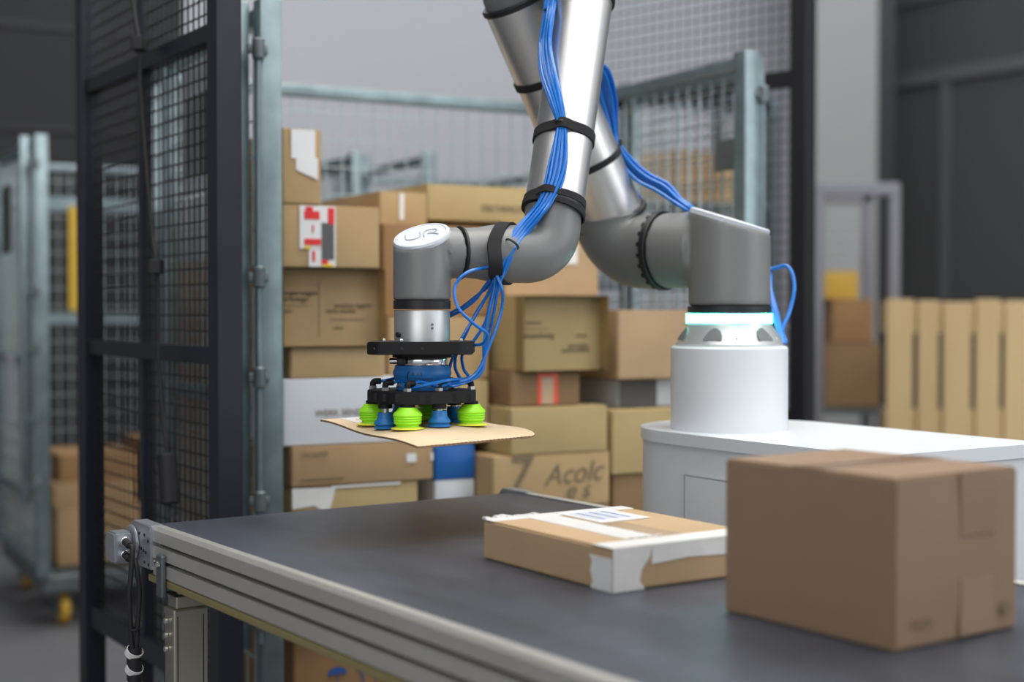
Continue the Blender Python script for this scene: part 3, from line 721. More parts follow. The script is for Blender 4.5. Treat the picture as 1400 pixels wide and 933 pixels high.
for x in (0.0, tw):
    for y in (0, 0.5):
        bm = BM(); box(bm, x-0.025, x+0.025, y-0.02, y+0.02, 0.1, tz, bev=0.004); obj('post', bm, M['trol'], tc_)
        bm = BM(); lathe(bm, [(0, -0.015), (0.05, -0.015), (0.05, 0.015), (0, 0.015)], frame_z((x, y, 0.05), (1, 0, 0)), 20); obj('wheel', bm, M['rubber'], tc_, True)
bm = BM(); box(bm, -0.02, tw+0.02, -0.022, 0.022, tz-0.06, tz, bev=0.006); obj('top_rail', bm, M['trol'], tc_)
bm = BM(); box(bm, -0.02, tw+0.02, 0.48, 0.52, tz-0.06, tz, bev=0.006); obj('top_rail', bm, M['trol'], tc_)
dz_ = P(1118, 700, 6.6).z
for z_ in (0.16, 0.72):
    bm = BM(); box(bm, 0.026, tw-0.026, 0.0, 0.5, z_, z_+0.03); obj('shelf', bm, M['galv_dark'], tc_)
bm = BM(); wires(bm, (0.03, 0.5, 0.2), (1, 0, 0), UPZ, tw-0.06, tz-0.28, 7, 26, 0.003); obj('wire_mesh', bm, M['galv_wire'], tc_, kind='stuff')
tx = P(1118, 425, 6.6).x
carton('brown box on the upper shelf of the grey trolley', Matrix.Translation((tx+0.035, 6.62, 0.751)), tw-0.09, 0.4, 0.30, M['card_d'])
carton('orange brown box on top of the one in the grey trolley', Matrix.Translation((tx+0.08, 6.66, 1.053)), tw-0.16, 0.35, 0.20, M['card_dark'])
carton('yellowish box topmost in the grey trolley', Matrix.Translation((tx+0.04, 6.70, 1.255)), tw-0.18, 0.3, 0.13, M['wheel'])
carton('dark brown box on the lower shelf of the grey trolley', Matrix.Translation((tx+0.035, 6.62, 0.191)), tw-0.09, 0.4, 0.36, M['card_d'])

# ------------------------------------------------------------------ conveyor
CO = Vector((-0.604, 2.362, 0)); CYAW = atan2(DX.y, DX.x)   # local x runs along the belt to the viewer, local y to the far side
BW, BL, BZ = 0.715, 3.4, 0.85
conv = thing('belt_conveyor', 'belt conveyor with black rubber belt and aluminium side profiles', 'conveyor', CO, CYAW)
# local +y must point to the far side
far = Vector((-DX.y, DX.x, 0))
bm = BM()
n = 10; rr = 0.034
prof = [(rr+rr*cos(a)-rr, 0) for a in ()]
loop = []
for k in range(n+1):
    a = pi/2 + pi*k/n; loop.append((rr + rr*cos(a) - 0.0 - rr + 0.035, -rr + rr*sin(a)))
top = [(0.035+BL, 0.0)]
outer = loop
vsA, vsB = [], []
path = [(BL, 0.0)] + [(x_, z_) for x_, z_ in loop] + [(BL, -2*rr)]
for x_, z_ in path:
    vsA.append(bm.verts.new((x_, 0.004, BZ+z_))); vsB.append(bm.verts.new((x_, BW-0.004, BZ+z_)))
for k in range(len(path)-1): bm.faces.new((vsA[k], vsA[k+1], vsB[k+1], vsB[k]))
bm.faces.new(vsA); bm.faces.new(vsB[::-1])
obj('belt', bm, M['belt'], conv, smooth=30)
PH = 0.077
def profile(y0, sgn, name):
    # outline of a slotted extrusion in (y outward, z), swept along x
    t = 0.020; s = 0.010
    pts = [(0.0, 0.002), (0.006, 0.004), (t*0.75, 0.003), (t, -0.003), (t, -0.0215), (t-s, -0.0225), (t-s, -0.0275), (t, -0.0285),
           (t, -0.0475), (t-s, -0.0485), (t-s, -0.0535), (t, -0.0545), (t, -PH+0.003), (t-0.003, -PH), (0.0, -PH)]
    bm = BM(); A = [bm.verts.new((0.075, y0+sgn*a, BZ+b)) for a, b in pts]; B = [bm.verts.new((BL, y0+sgn*a, BZ+b)) for a, b in pts]
    k = len(pts)
    for i in range(k):
        f = bm.faces.new((A[i], A[(i+1) % k], B[(i+1) % k], B[i]))
    bm.faces.new(A); bm.faces.new(B)
    o = obj(name, bm, M['alu'], conv)
    for zz in (-0.0285, -0.0545):
        bm = BM(); a, b = sorted((y0+sgn*(t-s-0.0002), y0+sgn*(t-s+0.0006))); box(bm, 0.08, BL, a, b, BZ+zz+0.0007, BZ+zz+0.0063); obj('slot', bm, M['alu_slot'], o)
    return o
profile(0.0, -1, 'side_profile'); profile(BW, 1, 'side_profile')
bm = BM(); box(bm, 0.05, BL, -0.0195, 0.03, BZ-PH-0.012, BZ-PH-0.0005, bev=0.002); obj('reflection_strip', bm, M['warm_reflection'], conv)['label'] = 'added strip along the lower edge, coloured as a warm yellowish reflection'  # added strip, its yellow paints a warm reflection on the flange
bm = BM(); box(bm, 0.10, BL, 0.03, BW-0.03, BZ-2*rr-0.007, BZ-2*rr-0.002); obj('slider_bed', bm, M['galv_dark'], conv)
# end block with the pulley bearing and drive housing
for (ya, yb) in ((-0.025, -0.001), (BW+0.001, BW+0.024)):
    bm = BM(); ol = [(-0.022+0.020-0.020*cos(pi/2*k/6), -0.016+0.020*sin(pi/2*k/6)) for k in range(7)] + [(0.076, 0.004), (0.076, -0.068), (-0.010, -0.068), (-0.022, -0.056)]
    prism(bm, ol, 0, yb-ya, T=Matrix.Translation((0, yb, BZ)) @ Matrix.Rotation(pi/2, 4, 'X'))
    bmesh.ops.bevel(bm, geom=bm.edges[:], offset=0.002, segments=2, affect='EDGES'); e_ = obj('end_block', bm, M['cast'], conv, 30)
    if ya < 0: eb = e_
for (x_, z_) in ((0.026, -0.014), (0.050, -0.014), (0.066, -0.022), (0.026, -0.036), (0.036, -0.038), (0.046, -0.040), (0.056, -0.042), (0.050, -0.058), (0.068, -0.060)):
    bm = BM(); cyl(bm, (x_, -0.0245, BZ+z_), (x_, -0.0262, BZ+z_), 0.0026, 12); obj('screw_hole', bm, M['alu_slot'], eb)
bm = BM()
cyl(bm, (-0.002, -0.0252, BZ-0.034), (-0.002, -0.031, BZ-0.034), 0.031, 40, bev=0.002); obj('bearing_cover', bm, M['cast'], conv, True)
bm = BM(); pts = [(-0.036, -0.026), (-0.026, -0.013), (0.012, -0.013), (0.012, -0.064), (-0.022, -0.064), (-0.033, -0.058), (-0.036, -0.048)]
T = Matrix.Translation((0, -0.0315, BZ)) @ Matrix.Rotation(pi/2, 4, 'X')
prism(bm, pts, 0, 0.030, T=T)
bmesh.ops.bevel(bm, geom=bm.edges[:], offset=0.003, segments=2, affect='EDGES'); mh = obj('drive_housing', bm, M['cast'], conv, True)
for z_ in (-0.027, -0.049):
    bm = BM(); cyl(bm, (0.0115, -0.046, BZ+z_), (0.0215, -0.046, BZ+z_), 0.0078, 18, bev=0.001); obj('socket_nut', bm, M['chrome'], mh, True)
    bm = BM(); cyl(bm, (0.0217, -0.046, BZ+z_), (0.038, -0.046, BZ+z_-0.004), 0.0060, 14, bev=0.001); obj('cable_plug', bm, M['rubber'], mh, True)
for q in (0, 1):
    pts = [(0.036, -0.046, BZ-0.031-q*0.022), (0.046, -0.044+q*0.004, BZ-0.036-q*0.020), (0.050, -0.048+q*0.011, BZ-0.075), (0.050, -0.051+q*0.017, BZ-0.11), (0.050, -0.049+q*0.011, BZ-0.17), (0.050, -0.046+q*0.006, BZ-0.22), (0.050, -0.044, BZ-0.40), (0.050, -0.042, BZ-0.55)]
    bm = BM(); sweep(bm, catmull(pts, 8), 0.0042, 10); hc = obj('drive_cable', bm, M['rubber'], conv, True)
bm = BM(); band(bm, (0.050, -0.043, BZ-0.165), (0, 0, 1), 0.0085, 0.003, 0.0015, 16); obj('cable_tie', bm, M['rubber'], conv)
for k in range(5):
    bm = BM(); band(bm, (0.050, -0.0435, BZ-0.203-k*0.027), (0.7, 0.2, 1), 0.0128, 0.011, 0.0012, 20); obj('cable_marker', bm, M['paper'], conv)['label'] = 'white marker band'
bm = BM(); cyl(bm, (0.050, -0.0435, BZ-0.195), (0.050, -0.0425, BZ-0.42), 0.0120, 18); obj('cable_sleeve', bm, M['rubber'], conv, True)
# legs
def conveyor_leg(x, y, sgn):
    bm = BM()
    a, b = sorted((y, y+sgn*0.058))
    box(bm, x-0.022, x+0.022, a, b, 0.02, BZ-0.124, bev=0.003)
    lg = obj('leg', bm, M['alu_leg'], conv)
    bm = BM(); box(bm, x-0.018, x+0.018, a+0.006, b-0.005, BZ-0.124, BZ-0.104, bev=0.002); obj('inner_column', bm, M['alu_leg'], lg)
    bm = BM(); box(bm, x-0.020, x+0.020, a+0.003, b-0.003, BZ-0.104, BZ-0.101, bev=0.0005); obj('cap_plate', bm, M['fence_blk'], lg)
    yo = y-sgn*0.0005
    e = sorted((yo-sgn*0.0025, yo+sgn*0.004))
    bm = BM(); box(bm, x-0.004, x+0.020, -0.0295 if sgn > 0 else BW+0.0206, -0.0206 if sgn > 0 else BW+0.0295, BZ-0.104, BZ-0.036, bev=0.003); obj('bracket', bm, M['galv_dark'], lg)
    for dx in (0.000, 0.014):
        yy = -0.0295 if sgn > 0 else BW+0.0295
        bm = BM(); cyl(bm, (x+dx, yy, BZ-0.050), (x+dx, yy-sgn*0.007, BZ-0.050), 0.005, 6, bev=0.001); obj('bolt', bm, M['chrome'], lg)
    for z_ in (0.145, 0.168, 0.190):
        for yy in (a-0.0003,):
            bm = BM(); cyl(bm, (x-0.004, a, BZ-z_), (x-0.004, a-0.006, BZ-z_), 0.0050, 10, bev=0.001); obj('bolt', bm, M['steel'], lg)
    bm = BM(); box(bm, x-0.05, x+0.05, a-0.02, b+0.02, 0, 0.02); obj('foot', bm, M['rubber'], lg)
    # groove lines of the column
    bm = BM(); box(bm, x-0.018, x-0.0165, a-0.0006, a, 0.03, BZ-0.135); obj('groove', bm, M['alu_slot'], lg)
    bm = BM(); box(bm, x+0.022, x+0.0226, a+0.006, a+0.0075, 0.03, BZ-0.135); obj('groove', bm, M['alu_slot'], lg)
    bm = BM(); box(bm, x+0.022, x+0.0226, b-0.009, b-0.0075, 0.03, BZ-0.135); obj('groove', bm, M['alu_slot'], lg)
conveyor_leg(0.114, -0.010, 1); conveyor_leg(2.4, -0.010, 1); conveyor_leg(0.114, BW+0.010, -1); conveyor_leg(2.4, BW+0.010, -1)
bm = BM(); cyl(bm, (0.128, 0.006, BZ-0.1005), (0.120, -0.002, BZ-0.078), 0.0055, 14); obj('brace', bm, M['alu'], conv, True)
# lower cross member and a control box below the belt
bm = BM(); box(bm, 0.203, 2.365, 0.0, 0.04, 0.31, 0.35, bev=0.003); obj('lower_rail', bm, M['alu_leg'], conv)
bm = BM(); box(bm, 0.535, 1.05, 0.12, 0.50, 0.52, 0.650, bev=0.004); obj('control_box', bm, M['alu_leg'], conv)
bm = BM(); box(bm, 0.53, 1.055, 0.115, 0.505, 0.6505, 0.656, bev=0.001); obj('box_lid', bm, M['fence_blk'], conv)
bm = BM(); box(bm, 0.500, 0.522, 0.02, BW-0.02, 0.634, 0.656, bev=0.002); obj('cross_rail', bm, M['fence_blk'], conv)
for (x_, y_) in ((0.511, 0.33), (0.511, BW-0.03), (0.98, 0.2), (0.98, 0.42)):
    bm = BM(); box(bm, x_-0.008, x_+0.008, y_-0.008, y_+0.008, 0.6565, BZ-0.076); obj('hanger', bm, M['galv_dark'], conv)

# ------------------------------------------------------------------ white robot cabinet with pedestal
tu = Vector((0.54, -0.842, 0)).normalized(); tv = Vector((-tu.y, tu.x, 0))
TC = Vector((0.445, 2.70, 0)); TR, TL, TZ = 0.20, 0.52, 0.98
cab = thing('robot_cabinet', 'white rounded cabinet carrying the robot on a round pedestal', 'cabinet', TC, atan2(tu.y, tu.x))
def obround(r, l, cr=0.05):
    pts = [(-r*sin(pi*k/24)*1.0, -r*cos(pi*k/24)*-1.0) for k in range(25)]   # from +y round the back to -y
    pts = [(r*cos(pi/2+pi*k/24), r*sin(pi/2+pi*k/24)) for k in range(25)]
    for k in range(7):
        a = -pi/2 + (pi/2)*k/6; pts.append((l-cr+cr*cos(a), -r+cr+cr*sin(a)))
    for k in range(7):
        a = (pi/2)*k/6; pts.append((l-cr+cr*cos(a), r-cr+cr*sin(a)))
    return pts
bm = BM(); prism(bm, obround(TR-0.004, TL-0.004), 0.03, TZ-0.022); obj('cabinet_body', bm, M['white2'], cab, 30)
bm = BM(); prism(bm, obround(TR, TL), TZ-0.022, TZ)
bmesh.ops.bevel(bm, geom=[e for e in bm.edges if len(e.link_faces) == 2 and e.calc_face_angle() > 1], offset=0.004, segments=3, affect='EDGES'); obj('top_plate', bm, M['white'], cab, 40)
bm = BM(); prism(bm, obround(TR-0.03, TL-0.03), 0.0, 0.03); obj('plinth', bm, M['fence_blk'], cab)
bm = BM(); box(bm, 0.06, TL-0.08, -TR-0.0005, -TR+0.003, 0.12, TZ-0.075, bev=0.001); dp = obj('door_panel', bm, M['white2'], cab)
for a in ((0.057, 0.059, 0.12, TZ-0.072), (0.057, TL-0.077, TZ-0.074, TZ-0.072)):
    bm = BM(); box(bm, a[0], a[1], -TR-0.0008, -TR+0.003, a[2], a[3]); obj('door_gap', bm, M['gap'], dp)
# pedestal (in world coordinates relative to the tower)
TW = P(997, 430, 2.65); TWx, TWy = TW.x, TW.y
def at_tower(z): return Vector((TWx, TWy, z))
Minv = cab.matrix_basis.inverted() if False else (Matrix.Translation(TC) @ Matrix.Rotation(atan2(tu.y, tu.x), 4, 'Z')).inverted()
zp1 = P(997, 473, 2.65).z
bm = BM(); lathe(bm, [(0, TZ), (0.108, TZ), (0.108, zp1-0.004), (0.104, zp1), (0, zp1)], Minv @ Matrix.Translation((TWx, TWy, 0)), 96); obj('pedestal', bm, M['white'], cab, 40)

# ------------------------------------------------------------------ robot arm
robot = thing('industrial_robot', 'grey and silver industrial robot arm with blue hoses and vacuum gripper', 'robot', (TWx, TWy, zp1))
RI = Matrix.Translation((-TWx, -TWy, -zp1))
def part(name, bm, m, parent=None, smooth=True, label=None, kind=None):
    """geometry given in world coordinates"""
    bmesh.ops.transform(bm, matrix=RI, verts=bm.verts)
    o = obj(name, bm, m, parent or robot, smooth, kind)
    if label: o['label'] = label
    return o
# foot
zf = zp1; zr0 = P(997, 442, 2.65).z; zr1 = P(997, 429, 2.65).z
bm = BM(); lathe(bm, [(0, 0), (0.098, 0), (0.099, 0.004), (0.0785, zr0-zf-0.004), (0.078, zr0-zf), (0, zr0-zf)], Matrix.Translation((TWx, TWy, zf)), 96)
foot = part('base_foot', bm, M['foot_alu'], label='silver base')
for k in range(6):
    a = radians(-90-27+k*62); h = zr0-zf
    d = Vector((cos(a), sin(a), 0)); tn = Vector((-sin(a), cos(a), 0)); sg = -1 if k == 1 else 1
    sh = [(-0.019*sg, 0.012), (0.017*sg, 0.012), (0.016*sg, 0.020), (0.012*sg, 0.028), (0.005*sg, 0.033), (-0.002*sg, 0.034), (-0.011*sg, 0.026)]
    bm = BM(); f1, f2 = [], []
    for q, z_ in sh:
        rr_ = 0.099+(0.0785-0.099)*(z_-0.004)/(h-0.008)
        rr_ = sqrt(max(0, rr_*rr_-q*q))
        p = at_tower(zf+z_)+tn*q
        f1.append(bm.verts.new(p+d*(rr_+0.0032))); f2.append(bm.verts.new(p+d*(rr_-0.010)))
    bm.faces.new(f1); bm.faces.new(f2[::-1])
    for i in range(7): bm.faces.new((f1[i], f1[(i+1) % 7], f2[(i+1) % 7], f2[i]))
    part('foot_recess', bm, M['recess'], foot, False)
for k in range(6):
    a = radians(-90+k*60); p = at_tower(zf+0.010) + Vector((cos(a), sin(a), 0))*0.088
    bm = BM(); cyl(bm, p, p+UPZ*0.006, 0.006, 6); part('bolt', bm, M['steel'], foot)
bm = BM(); lathe(bm, [(0, 0), (0.0795, 0), (0.0795, zr1-zr0), (0, zr1-zr0)], Matrix.Translation((TWx, TWy, zr0)), 96); part('light_ring', bm, M['teal'], label='glowing turquoise ring')
zk = P(997, 419, 2.65).z
bm = BM(); lathe(bm, [(0, 0), (0.077, 0), (0.077, zk-zr1), (0, zk-zr1)], Matrix.Translation((TWx, TWy, zr1+0.0002)), 72); part('base_seal', bm, M['seal'])
# shoulder tower with slanted top
def slant_cyl(bm, c, r, z0, ztop, gx, gy, segs=64, hole=0):
    """vertical cylinder whose top is the plane z = ztop + gx*dx + gy*dy"""
    a, b = [], []
    for k in range(segs):
        t = 2*pi*k/segs; dx, dy = r*cos(t), r*sin(t)
        a.append(bm.verts.new((c.x+dx, c.y+dy, z0))); b.append(bm.verts.new((c.x+dx, c.y+dy, ztop+gx*dx+gy*dy)))
    for k in range(segs): bm.faces.new((a[k], a[(k+1) % segs], b[(k+1) % segs], b[k]))
    bm.faces.new(a[::-1]); bm.faces.new(b)
    return bm
def slant_T(c, ztop, gx, gy):
    n = Vector((-gx, -gy, 1)).normalized(); return frame_z((c.x, c.y, ztop), n, up=(1, 0, gx))
SH = P(846, 342, 2.82)                     # corner of the shoulder elbow
ax_s = Vector((TWx-SH.x, TWy-SH.y, 0)).normalized()
SH.z = P(960, 341, 2.68).z
zt = P(997, 299, 2.65).z
gx, gy = -0.30, 0.10
bm = BM(); slant_cyl(bm, at_tower(0), 0.0755, zk, zt-0.006, gx, gy)
ringc = SH + ax_s*0.0
# ring between the shoulder bodies at px 905
def along(o, d, px):
    k = (px-700)/FPX; return (k*o.y-o.x)/(d.x-k*d.y)
s_ring = along(SH, ax_s, 907)
RC = SH + ax_s*s_ring
cyl(bm, RC+ax_s*0.006, Vector((TWx, TWy, SH.z))-ax_s*0.052, 0.0725, 48)
bmesh.ops.transform(bm, matrix=RI, verts=bm.verts)
fuse('shoulder_body', bm, M['arm_grey'], 0.0042, 9, robot)
bm = BM(); Tc = slant_T(at_tower(0), zt-0.006, gx, gy)
sc_ = Matrix.Diagonal((1.0*sqrt(1+gx*gx), 1, 1, 1))
lathe(bm, [(0, -0.004), (0.0735, -0.004), (0.0735, 0.004), (0.070, 0.007), (0, 0.008)], Tc @ sc_, 72); part('end_cap', bm, M['cap'], label='light grey slanted cap')
bm = BM(); band(bm, RC, ax_s, 0.071, 0.013, 0.0055, 64); part('joint_ring', bm, M['seal'])
for k in range(22):
    a = 2*pi*k/22; Tk = frame_z(RC - ax_s*0.0075, ax_s) @ Matrix.Rotation(a, 4, 'Z')
    bm = BM(); box(bm, 0.070, 0.0765, -0.0035, 0.0035, -0.003, 0.0015, T=Tk); part('ring_tab', bm, M['seal'], smooth=False)
# upper arm elbow and tube
U0 = P(834, 296, 2.81); U1 = P(708, 0, 2.64); dU = (U1-U0).normalized()
Cs = SH + ax_s*(-0.008); 
bm = BM(); pth = bend(RC-ax_s*0.004, Cs, U0, 0.076, 18)
sweep(bm, pth, [0.0735]*len(pth), 56); part('shoulder_elbow', bm, M['arm_grey'], smooth=60)
bm = BM(); band(bm, U0, dU, 0.066, 0.012, 0.0095, 64); part('joint_ring', bm, M['seal'])
bm = BM(); cyl(bm, U0-dU*0.004, U1, 0.0665, 72); part('upper_arm_tube', bm, M['tube'], label='polished silver upper arm tube')
bm = BM(); band(bm, U1, dU, 0.062, 0.012, 0.008, 64); part('joint_ring', bm, M['seal'])
# wrist: tower
WT = P(577, 345, 2.30); a1 = Vector((0.906, 0.423, 0)).normalized()
WC = P(751, 345, 2.385)                    # corner of the forearm elbow
a1 = Vector((WC.x-WT.x, WC.y-WT.y, 0)).normalized(); WC.z = WT.z - 0.001
wr_ = 0.0466
zw0 = P(577, 411, 2.30).z; zwt = P(577, 321, 2.30).z
gx2, gy2 = 0.22, 0.44
bm = BM(); slant_cyl(bm, WT, wr_, zw0, zwt-0.004, gx2, gy2)
sr1 = along(WT, a1, 629)
R1 = WT + a1*sr1
cyl(bm, WT + a1*0.034 - UPZ*0.001, R1 - a1*0.003, 0.0415, 48)
bmesh.ops.transform(bm, matrix=RI, verts=bm.verts)
fuse('wrist_body', bm, M['arm_grey'], 0.0028, 8, robot)
bm = BM(); Tc = slant_T(WT, zwt-0.004, gx2, gy2)
lathe(bm, [(0, -0.004), (0.0462, -0.004), (0.0466, 0.001), (0.0445, 0.0042), (0.0400, 0.0048), (0.0392, 0.0040), (0, 0.0040)], Tc @ Matrix.Diagonal((sqrt(1+gx2*gx2), sqrt(1+gy2*gy2)*0.99, 1, 1)), 72)
wcap = part('end_cap', bm, M['cap'], label='light grey slanted cap with embossed initials')
# embossed initials on the cap: a rounded U running into an R
def stroke(pts2, r=0.0011):
    bm = BM(); sweep(bm, [Tc @ Vector((x, y, 0.0045)) for x, y in catmull([(a, b, 0) for a, b in pts2], 6) and [(v.x, v.y) for v in catmull([(a, b, 0) for a, b in pts2], 6)]], r, 8)
    part('cap_emblem', bm, M['cap_line'], wcap)
stroke([(-0.026, 0.014), (-0.026, -0.004), (-0.022, -0.012), (-0.012, -0.014), (-0.004, -0.010), (-0.002, 0.0), (-0.002, 0.014)])
stroke([(0.004, -0.014), (0.004, 0.006), (0.008, 0.013), (0.018, 0.014), (0.025, 0.010), (0.025, 0.002), (0.018, -0.002), (0.010, -0.002)])
stroke([(0.016, -0.003), (0.022, -0.008), (0.027, -0.014)])
bm = BM(); band(bm, R1, a1, 0.0400, 0.0050, 0.0040, 56); part('joint_ring', bm, M['seal'])
# neck and forearm elbow
F0_ = P(757, 286, 2.40); F1_ = P(799, 0, 2.54); dF = (F1_-F0_).normalized()
bm = BM(); pth = bend(R1+a1*0.002, WC, F0_, 0.050, 18)
rad = []
L0 = (WC-R1).length
for p in pth:
    s_ = (p-R1).dot(a1); f = min(1.0, max(0.0, (s_-0.012)/0.05)); f = f*f*(3-2*f)
    rad.append(0.0400 + (0.0478-0.0400)*f)
sweep(bm, pth, rad, 56); fe = part('forearm_elbow', bm, M['arm_grey'], smooth=60)
bm = BM(); band(bm, F0_, dF, 0.0465, 0.010, 0.0065, 64); part('joint_ring', bm, M['seal'])
bm = BM(); cyl(bm, F0_-dF*0.004, F1_, 0.0500, 72); part('forearm_tube', bm, M['tube'], label='polished silver forearm tube')
bm = BM(); band(bm, F1_, dF, 0.047, 0.010, 0.008, 64); part('joint_ring', bm, M['seal'])
# elbow link above the picture
EU = U1 + dU*0.085; EF = F1_ + dF*0.085
bm = BM(); pth = bend(U1+dU*0.004, EU, U1.lerp(F1_, 0.5)+ (dU+dF)*0.0425*1.0, 0.055, 12); sweep(bm, pth, 0.0615, 40); part('elbow_body', bm, M['arm_grey'], smooth=60)
bm = BM(); pth = bend(F1_+dF*0.004, EF, U1.lerp(F1_, 0.5)+ (dU+dF)*0.0425*1.0, 0.055, 12); sweep(bm, pth, 0.0545, 40); part('elbow_body', bm, M['arm_grey'], smooth=60)
# small print and marks on the forearm elbow
view = Vector((0, -1, 0))
for (px, py, s, sz) in ((767, 334, 'UR', 0.011), (776, 342, 'M~', 0.009)):
    p = P(px, py, 2.36)
    tp = text('lettering', s, sz, M['ink'], RI @ Matrix.Translation(p + Vector((0, 0.004, 0))) @ Matrix.Rotation(radians(20), 4, 'Z') @ FT, robot, 0.0006)
# velcro straps
def strap(c, axis, r, wd=0.016, th=0.0028, name='velcro_strap', sx=1.0, tilt=None):
    bm = BM(); band(bm, c, axis, r, wd, th, 64); return part(name, bm, M['velcro'])
def on_line(A, d, py):
    lo, hi = -0.1, 1.0
    for _ in range(40):
        m_ = (lo+hi)/2; q = A+d*m_
        yy = 466.5 - FPX*((q.z-CAMZ)*cos(TILT)+q.y*sin(TILT))/(q.y*cos(TILT)-(q.z-CAMZ)*sin(TILT))
        if yy > py: lo = m_
        else: hi = m_
    return A + d*lo
def soft_strap(c, axis, r, wd, th, front=0.0, side_=0.0, bump=0.0, bang=0.0, bw=0.35, n=96, name='velcro_strap'):
    """band round a tube; front/side_ slide it along the axis, bump lifts it over the hoses at angle bang"""
    ax = Vector(axis).normalized(); N_ = Vector((0, -1, 0)); N_ = (N_-ax*N_.dot(ax)).normalized(); S_ = ax.cross(N_)
    bm = BM(); rings = []
    for k in range(n):
        t_ = 2*pi*k/n; dd = (t_-bang+pi) % (2*pi)-pi
        rr_ = r + bump*math.exp(-(dd/bw)**2)
        d_ = N_*cos(t_)+S_*sin(t_); p = c + ax*(front*cos(t_)+side_*sin(t_))
        rings.append([bm.verts.new(p+d_*q+ax*h_) for q, h_ in ((rr_, -wd/2), (rr_+th, -wd/2+0.0008), (rr_+th, wd/2-0.0008), (rr_, wd/2))])
    for k in range(n):
        for q in range(4): bm.faces.new((rings[k][q], rings[k][(q+1) % 4], rings[(k+1) % n][(q+1) % 4], rings[(k+1) % n][q]))
    return part(name, bm, M['velcro'], smooth=40)
def hose_angle(px, py):
    """angle on the forearm (measured from the side facing the viewer) where the hoses run"""
    p = on_tube(px, py, F0_, dF, 0.050, 0.004); c = F0_ + dF*((p-F0_).dot(dF)); v = p-c
    N_ = Vector((0, -1, 0)); N_ = (N_-dF*N_.dot(dF)).normalized(); S_ = dF.cross(N_)
    return atan2(v.dot(S_), v.dot(N_))
def on_tube(px, py, A, d, r, lift):
    """point where the line of sight meets the tube, lifted off its skin"""
    o_ = Vector((0, 0, CAMZ)); dr_ = ray(px, py).normalized(); R_ = r+lift
    w_ = o_-A; a_ = dr_-d*dr_.dot(d); b_ = w_-d*w_.dot(d)
    qa, qb, qc = a_.dot(a_), 2*a_.dot(b_), b_.dot(b_)-R_*R_
    D_ = qb*qb-4*qa*qc
    if D_ < 0: s = -qb/(2*qa)
    else: s = (-qb-sqrt(D_))/(2*qa)
    return o_+dr_*s
soft_strap(on_line(F0_, dF, 190), dF, 0.0506, 0.0185, 0.0025, 0.0, 0.003, 0.011, hose_angle(768, 182), 0.24)
soft_strap(on_line(F0_, dF, 279), dF, 0.0506, 0.0135, 0.0025, 0.0, 0.002, 0.011, hose_angle(746, 278), 0.28)
soft_strap(on_line(F0_, dF, 289), dF, 0.0520, 0.0105, 0.0025, 0.0, -0.004)
strap(on_line(U0, dU, 222), (dU+Vector((0.0, 0.05, 0.0))).normalized(), 0.0675, 0.012)
strap(on_line(U0, dU, 100), dU, 0.0675, 0.014)
sx_ = along(WT, a1, 680)
soft_strap(WT + a1*along(WT, a1, 690), a1, 0.0488, 0.024, 0.0035, -0.040, -0.004, 0.012, 0.35, 0.40)

# ---- gripper column below the wrist
col = lambda y: P(577, y, 2.30).z
bm = BM(); lathe(bm, [(0, 0), (0.0462, 0), (0.0462, col(411)-col(423)), (0, col(411)-col(423))], Matrix.Translation((WT.x, WT.y, col(423))), 64); part('wrist_seal', bm, M['seal'])
gr = bpy.data.objects.new('vacuum_gripper', None); COL.objects.link(gr); gr.parent = robot
h1 = col(424)-col(468)
bm = BM(); lathe(bm, [(0, 0), (0.0450, 0), (0.0450, h1-0.002), (0.0440, h1), (0, h1)], Matrix.Translation((WT.x, WT.y, col(468))), 72)
ad = part('flange_adapter', bm, M['adapter'], gr, label='brushed silver adapter')
for (px, py) in ((545, 458), (591, 444), (591, 449)):
    p = P(px, py, 2.26); r_ = 0.0045 if px < 560 else 0.002
    q = Vector((p.x, WT.y - sqrt(max(0, 0.045**2-(p.x-WT.x)**2)), p.z)); nn = (q-Vector((WT.x, WT.y, q.z))).normalized()
    bm = BM(); cyl(bm, q-nn*0.001, q+nn*0.004 if px < 560 else q+nn*0.0008, r_, 12); part('screw', bm, M['seal'] if px < 560 else M['galv_dark'], gr)
# upper black plate: irregular octagon
def plate(name, z0, z1, w2, d2, ch, yc=0.0, rot=0.0):
    pts = [(-w2+ch, -d2), (w2-ch, -d2), (w2, -d2+ch), (w2, d2-ch), (w2-ch, d2), (-w2+ch, d2), (-w2, d2-ch), (-w2, -d2+ch)]
    bm = BM(); prism(bm, pts, z0, z1, T=Matrix.Translation((WT.x, WT.y+yc, 0)) @ Matrix.Rotation(rot, 4, 'Z'))
    bmesh.ops.bevel(bm, geom=bm.edges[:], offset=0.0015, segments=2, affect='EDGES')
    return part(name, bm, M['blackp'], gr, smooth=30)
z_a, z_b = P(577, 485.5, 2.23).z, P(577, 468, 2.23).z
plate('upper_plate', z_a, z_b, 0.0835, 0.075, 0.020)
bm = BM(); lathe(bm, [(0, 0), (0.048, 0), (0.048, 0.006), (0, 0.006)], Matrix.Translation((WT.x, WT.y, z_a-0.0062)), 48); part('plate_boss', bm, M['blackp'], gr)
for px in (512, 549.5, 577.5, 637.5):
    x = (px-700)/FPX*2.228
    bm = BM(); yf = WT.y-0.075 if abs(x-WT.x) < 0.064 else WT.y-0.075+(abs(x-WT.x)-0.0635)
    cyl(bm, (x, yf-0.0006, (z_a+z_b)/2), (x, yf+0.004, (z_a+z_b)/2), 0.0022, 12); part('hole', bm, M['seal'], gr)
for (px, dy) in ((525, -0.030), (550, -0.055), (630, -0.02)):
    x = (px-700)/FPX*2.27
    bm = BM(); cyl(bm, (x, WT.y+dy, z_b), (x, WT.y+dy, z_b+0.0045), 0.0035, 16, bev=0.0008); part('bolt', bm, M['steel'], gr)
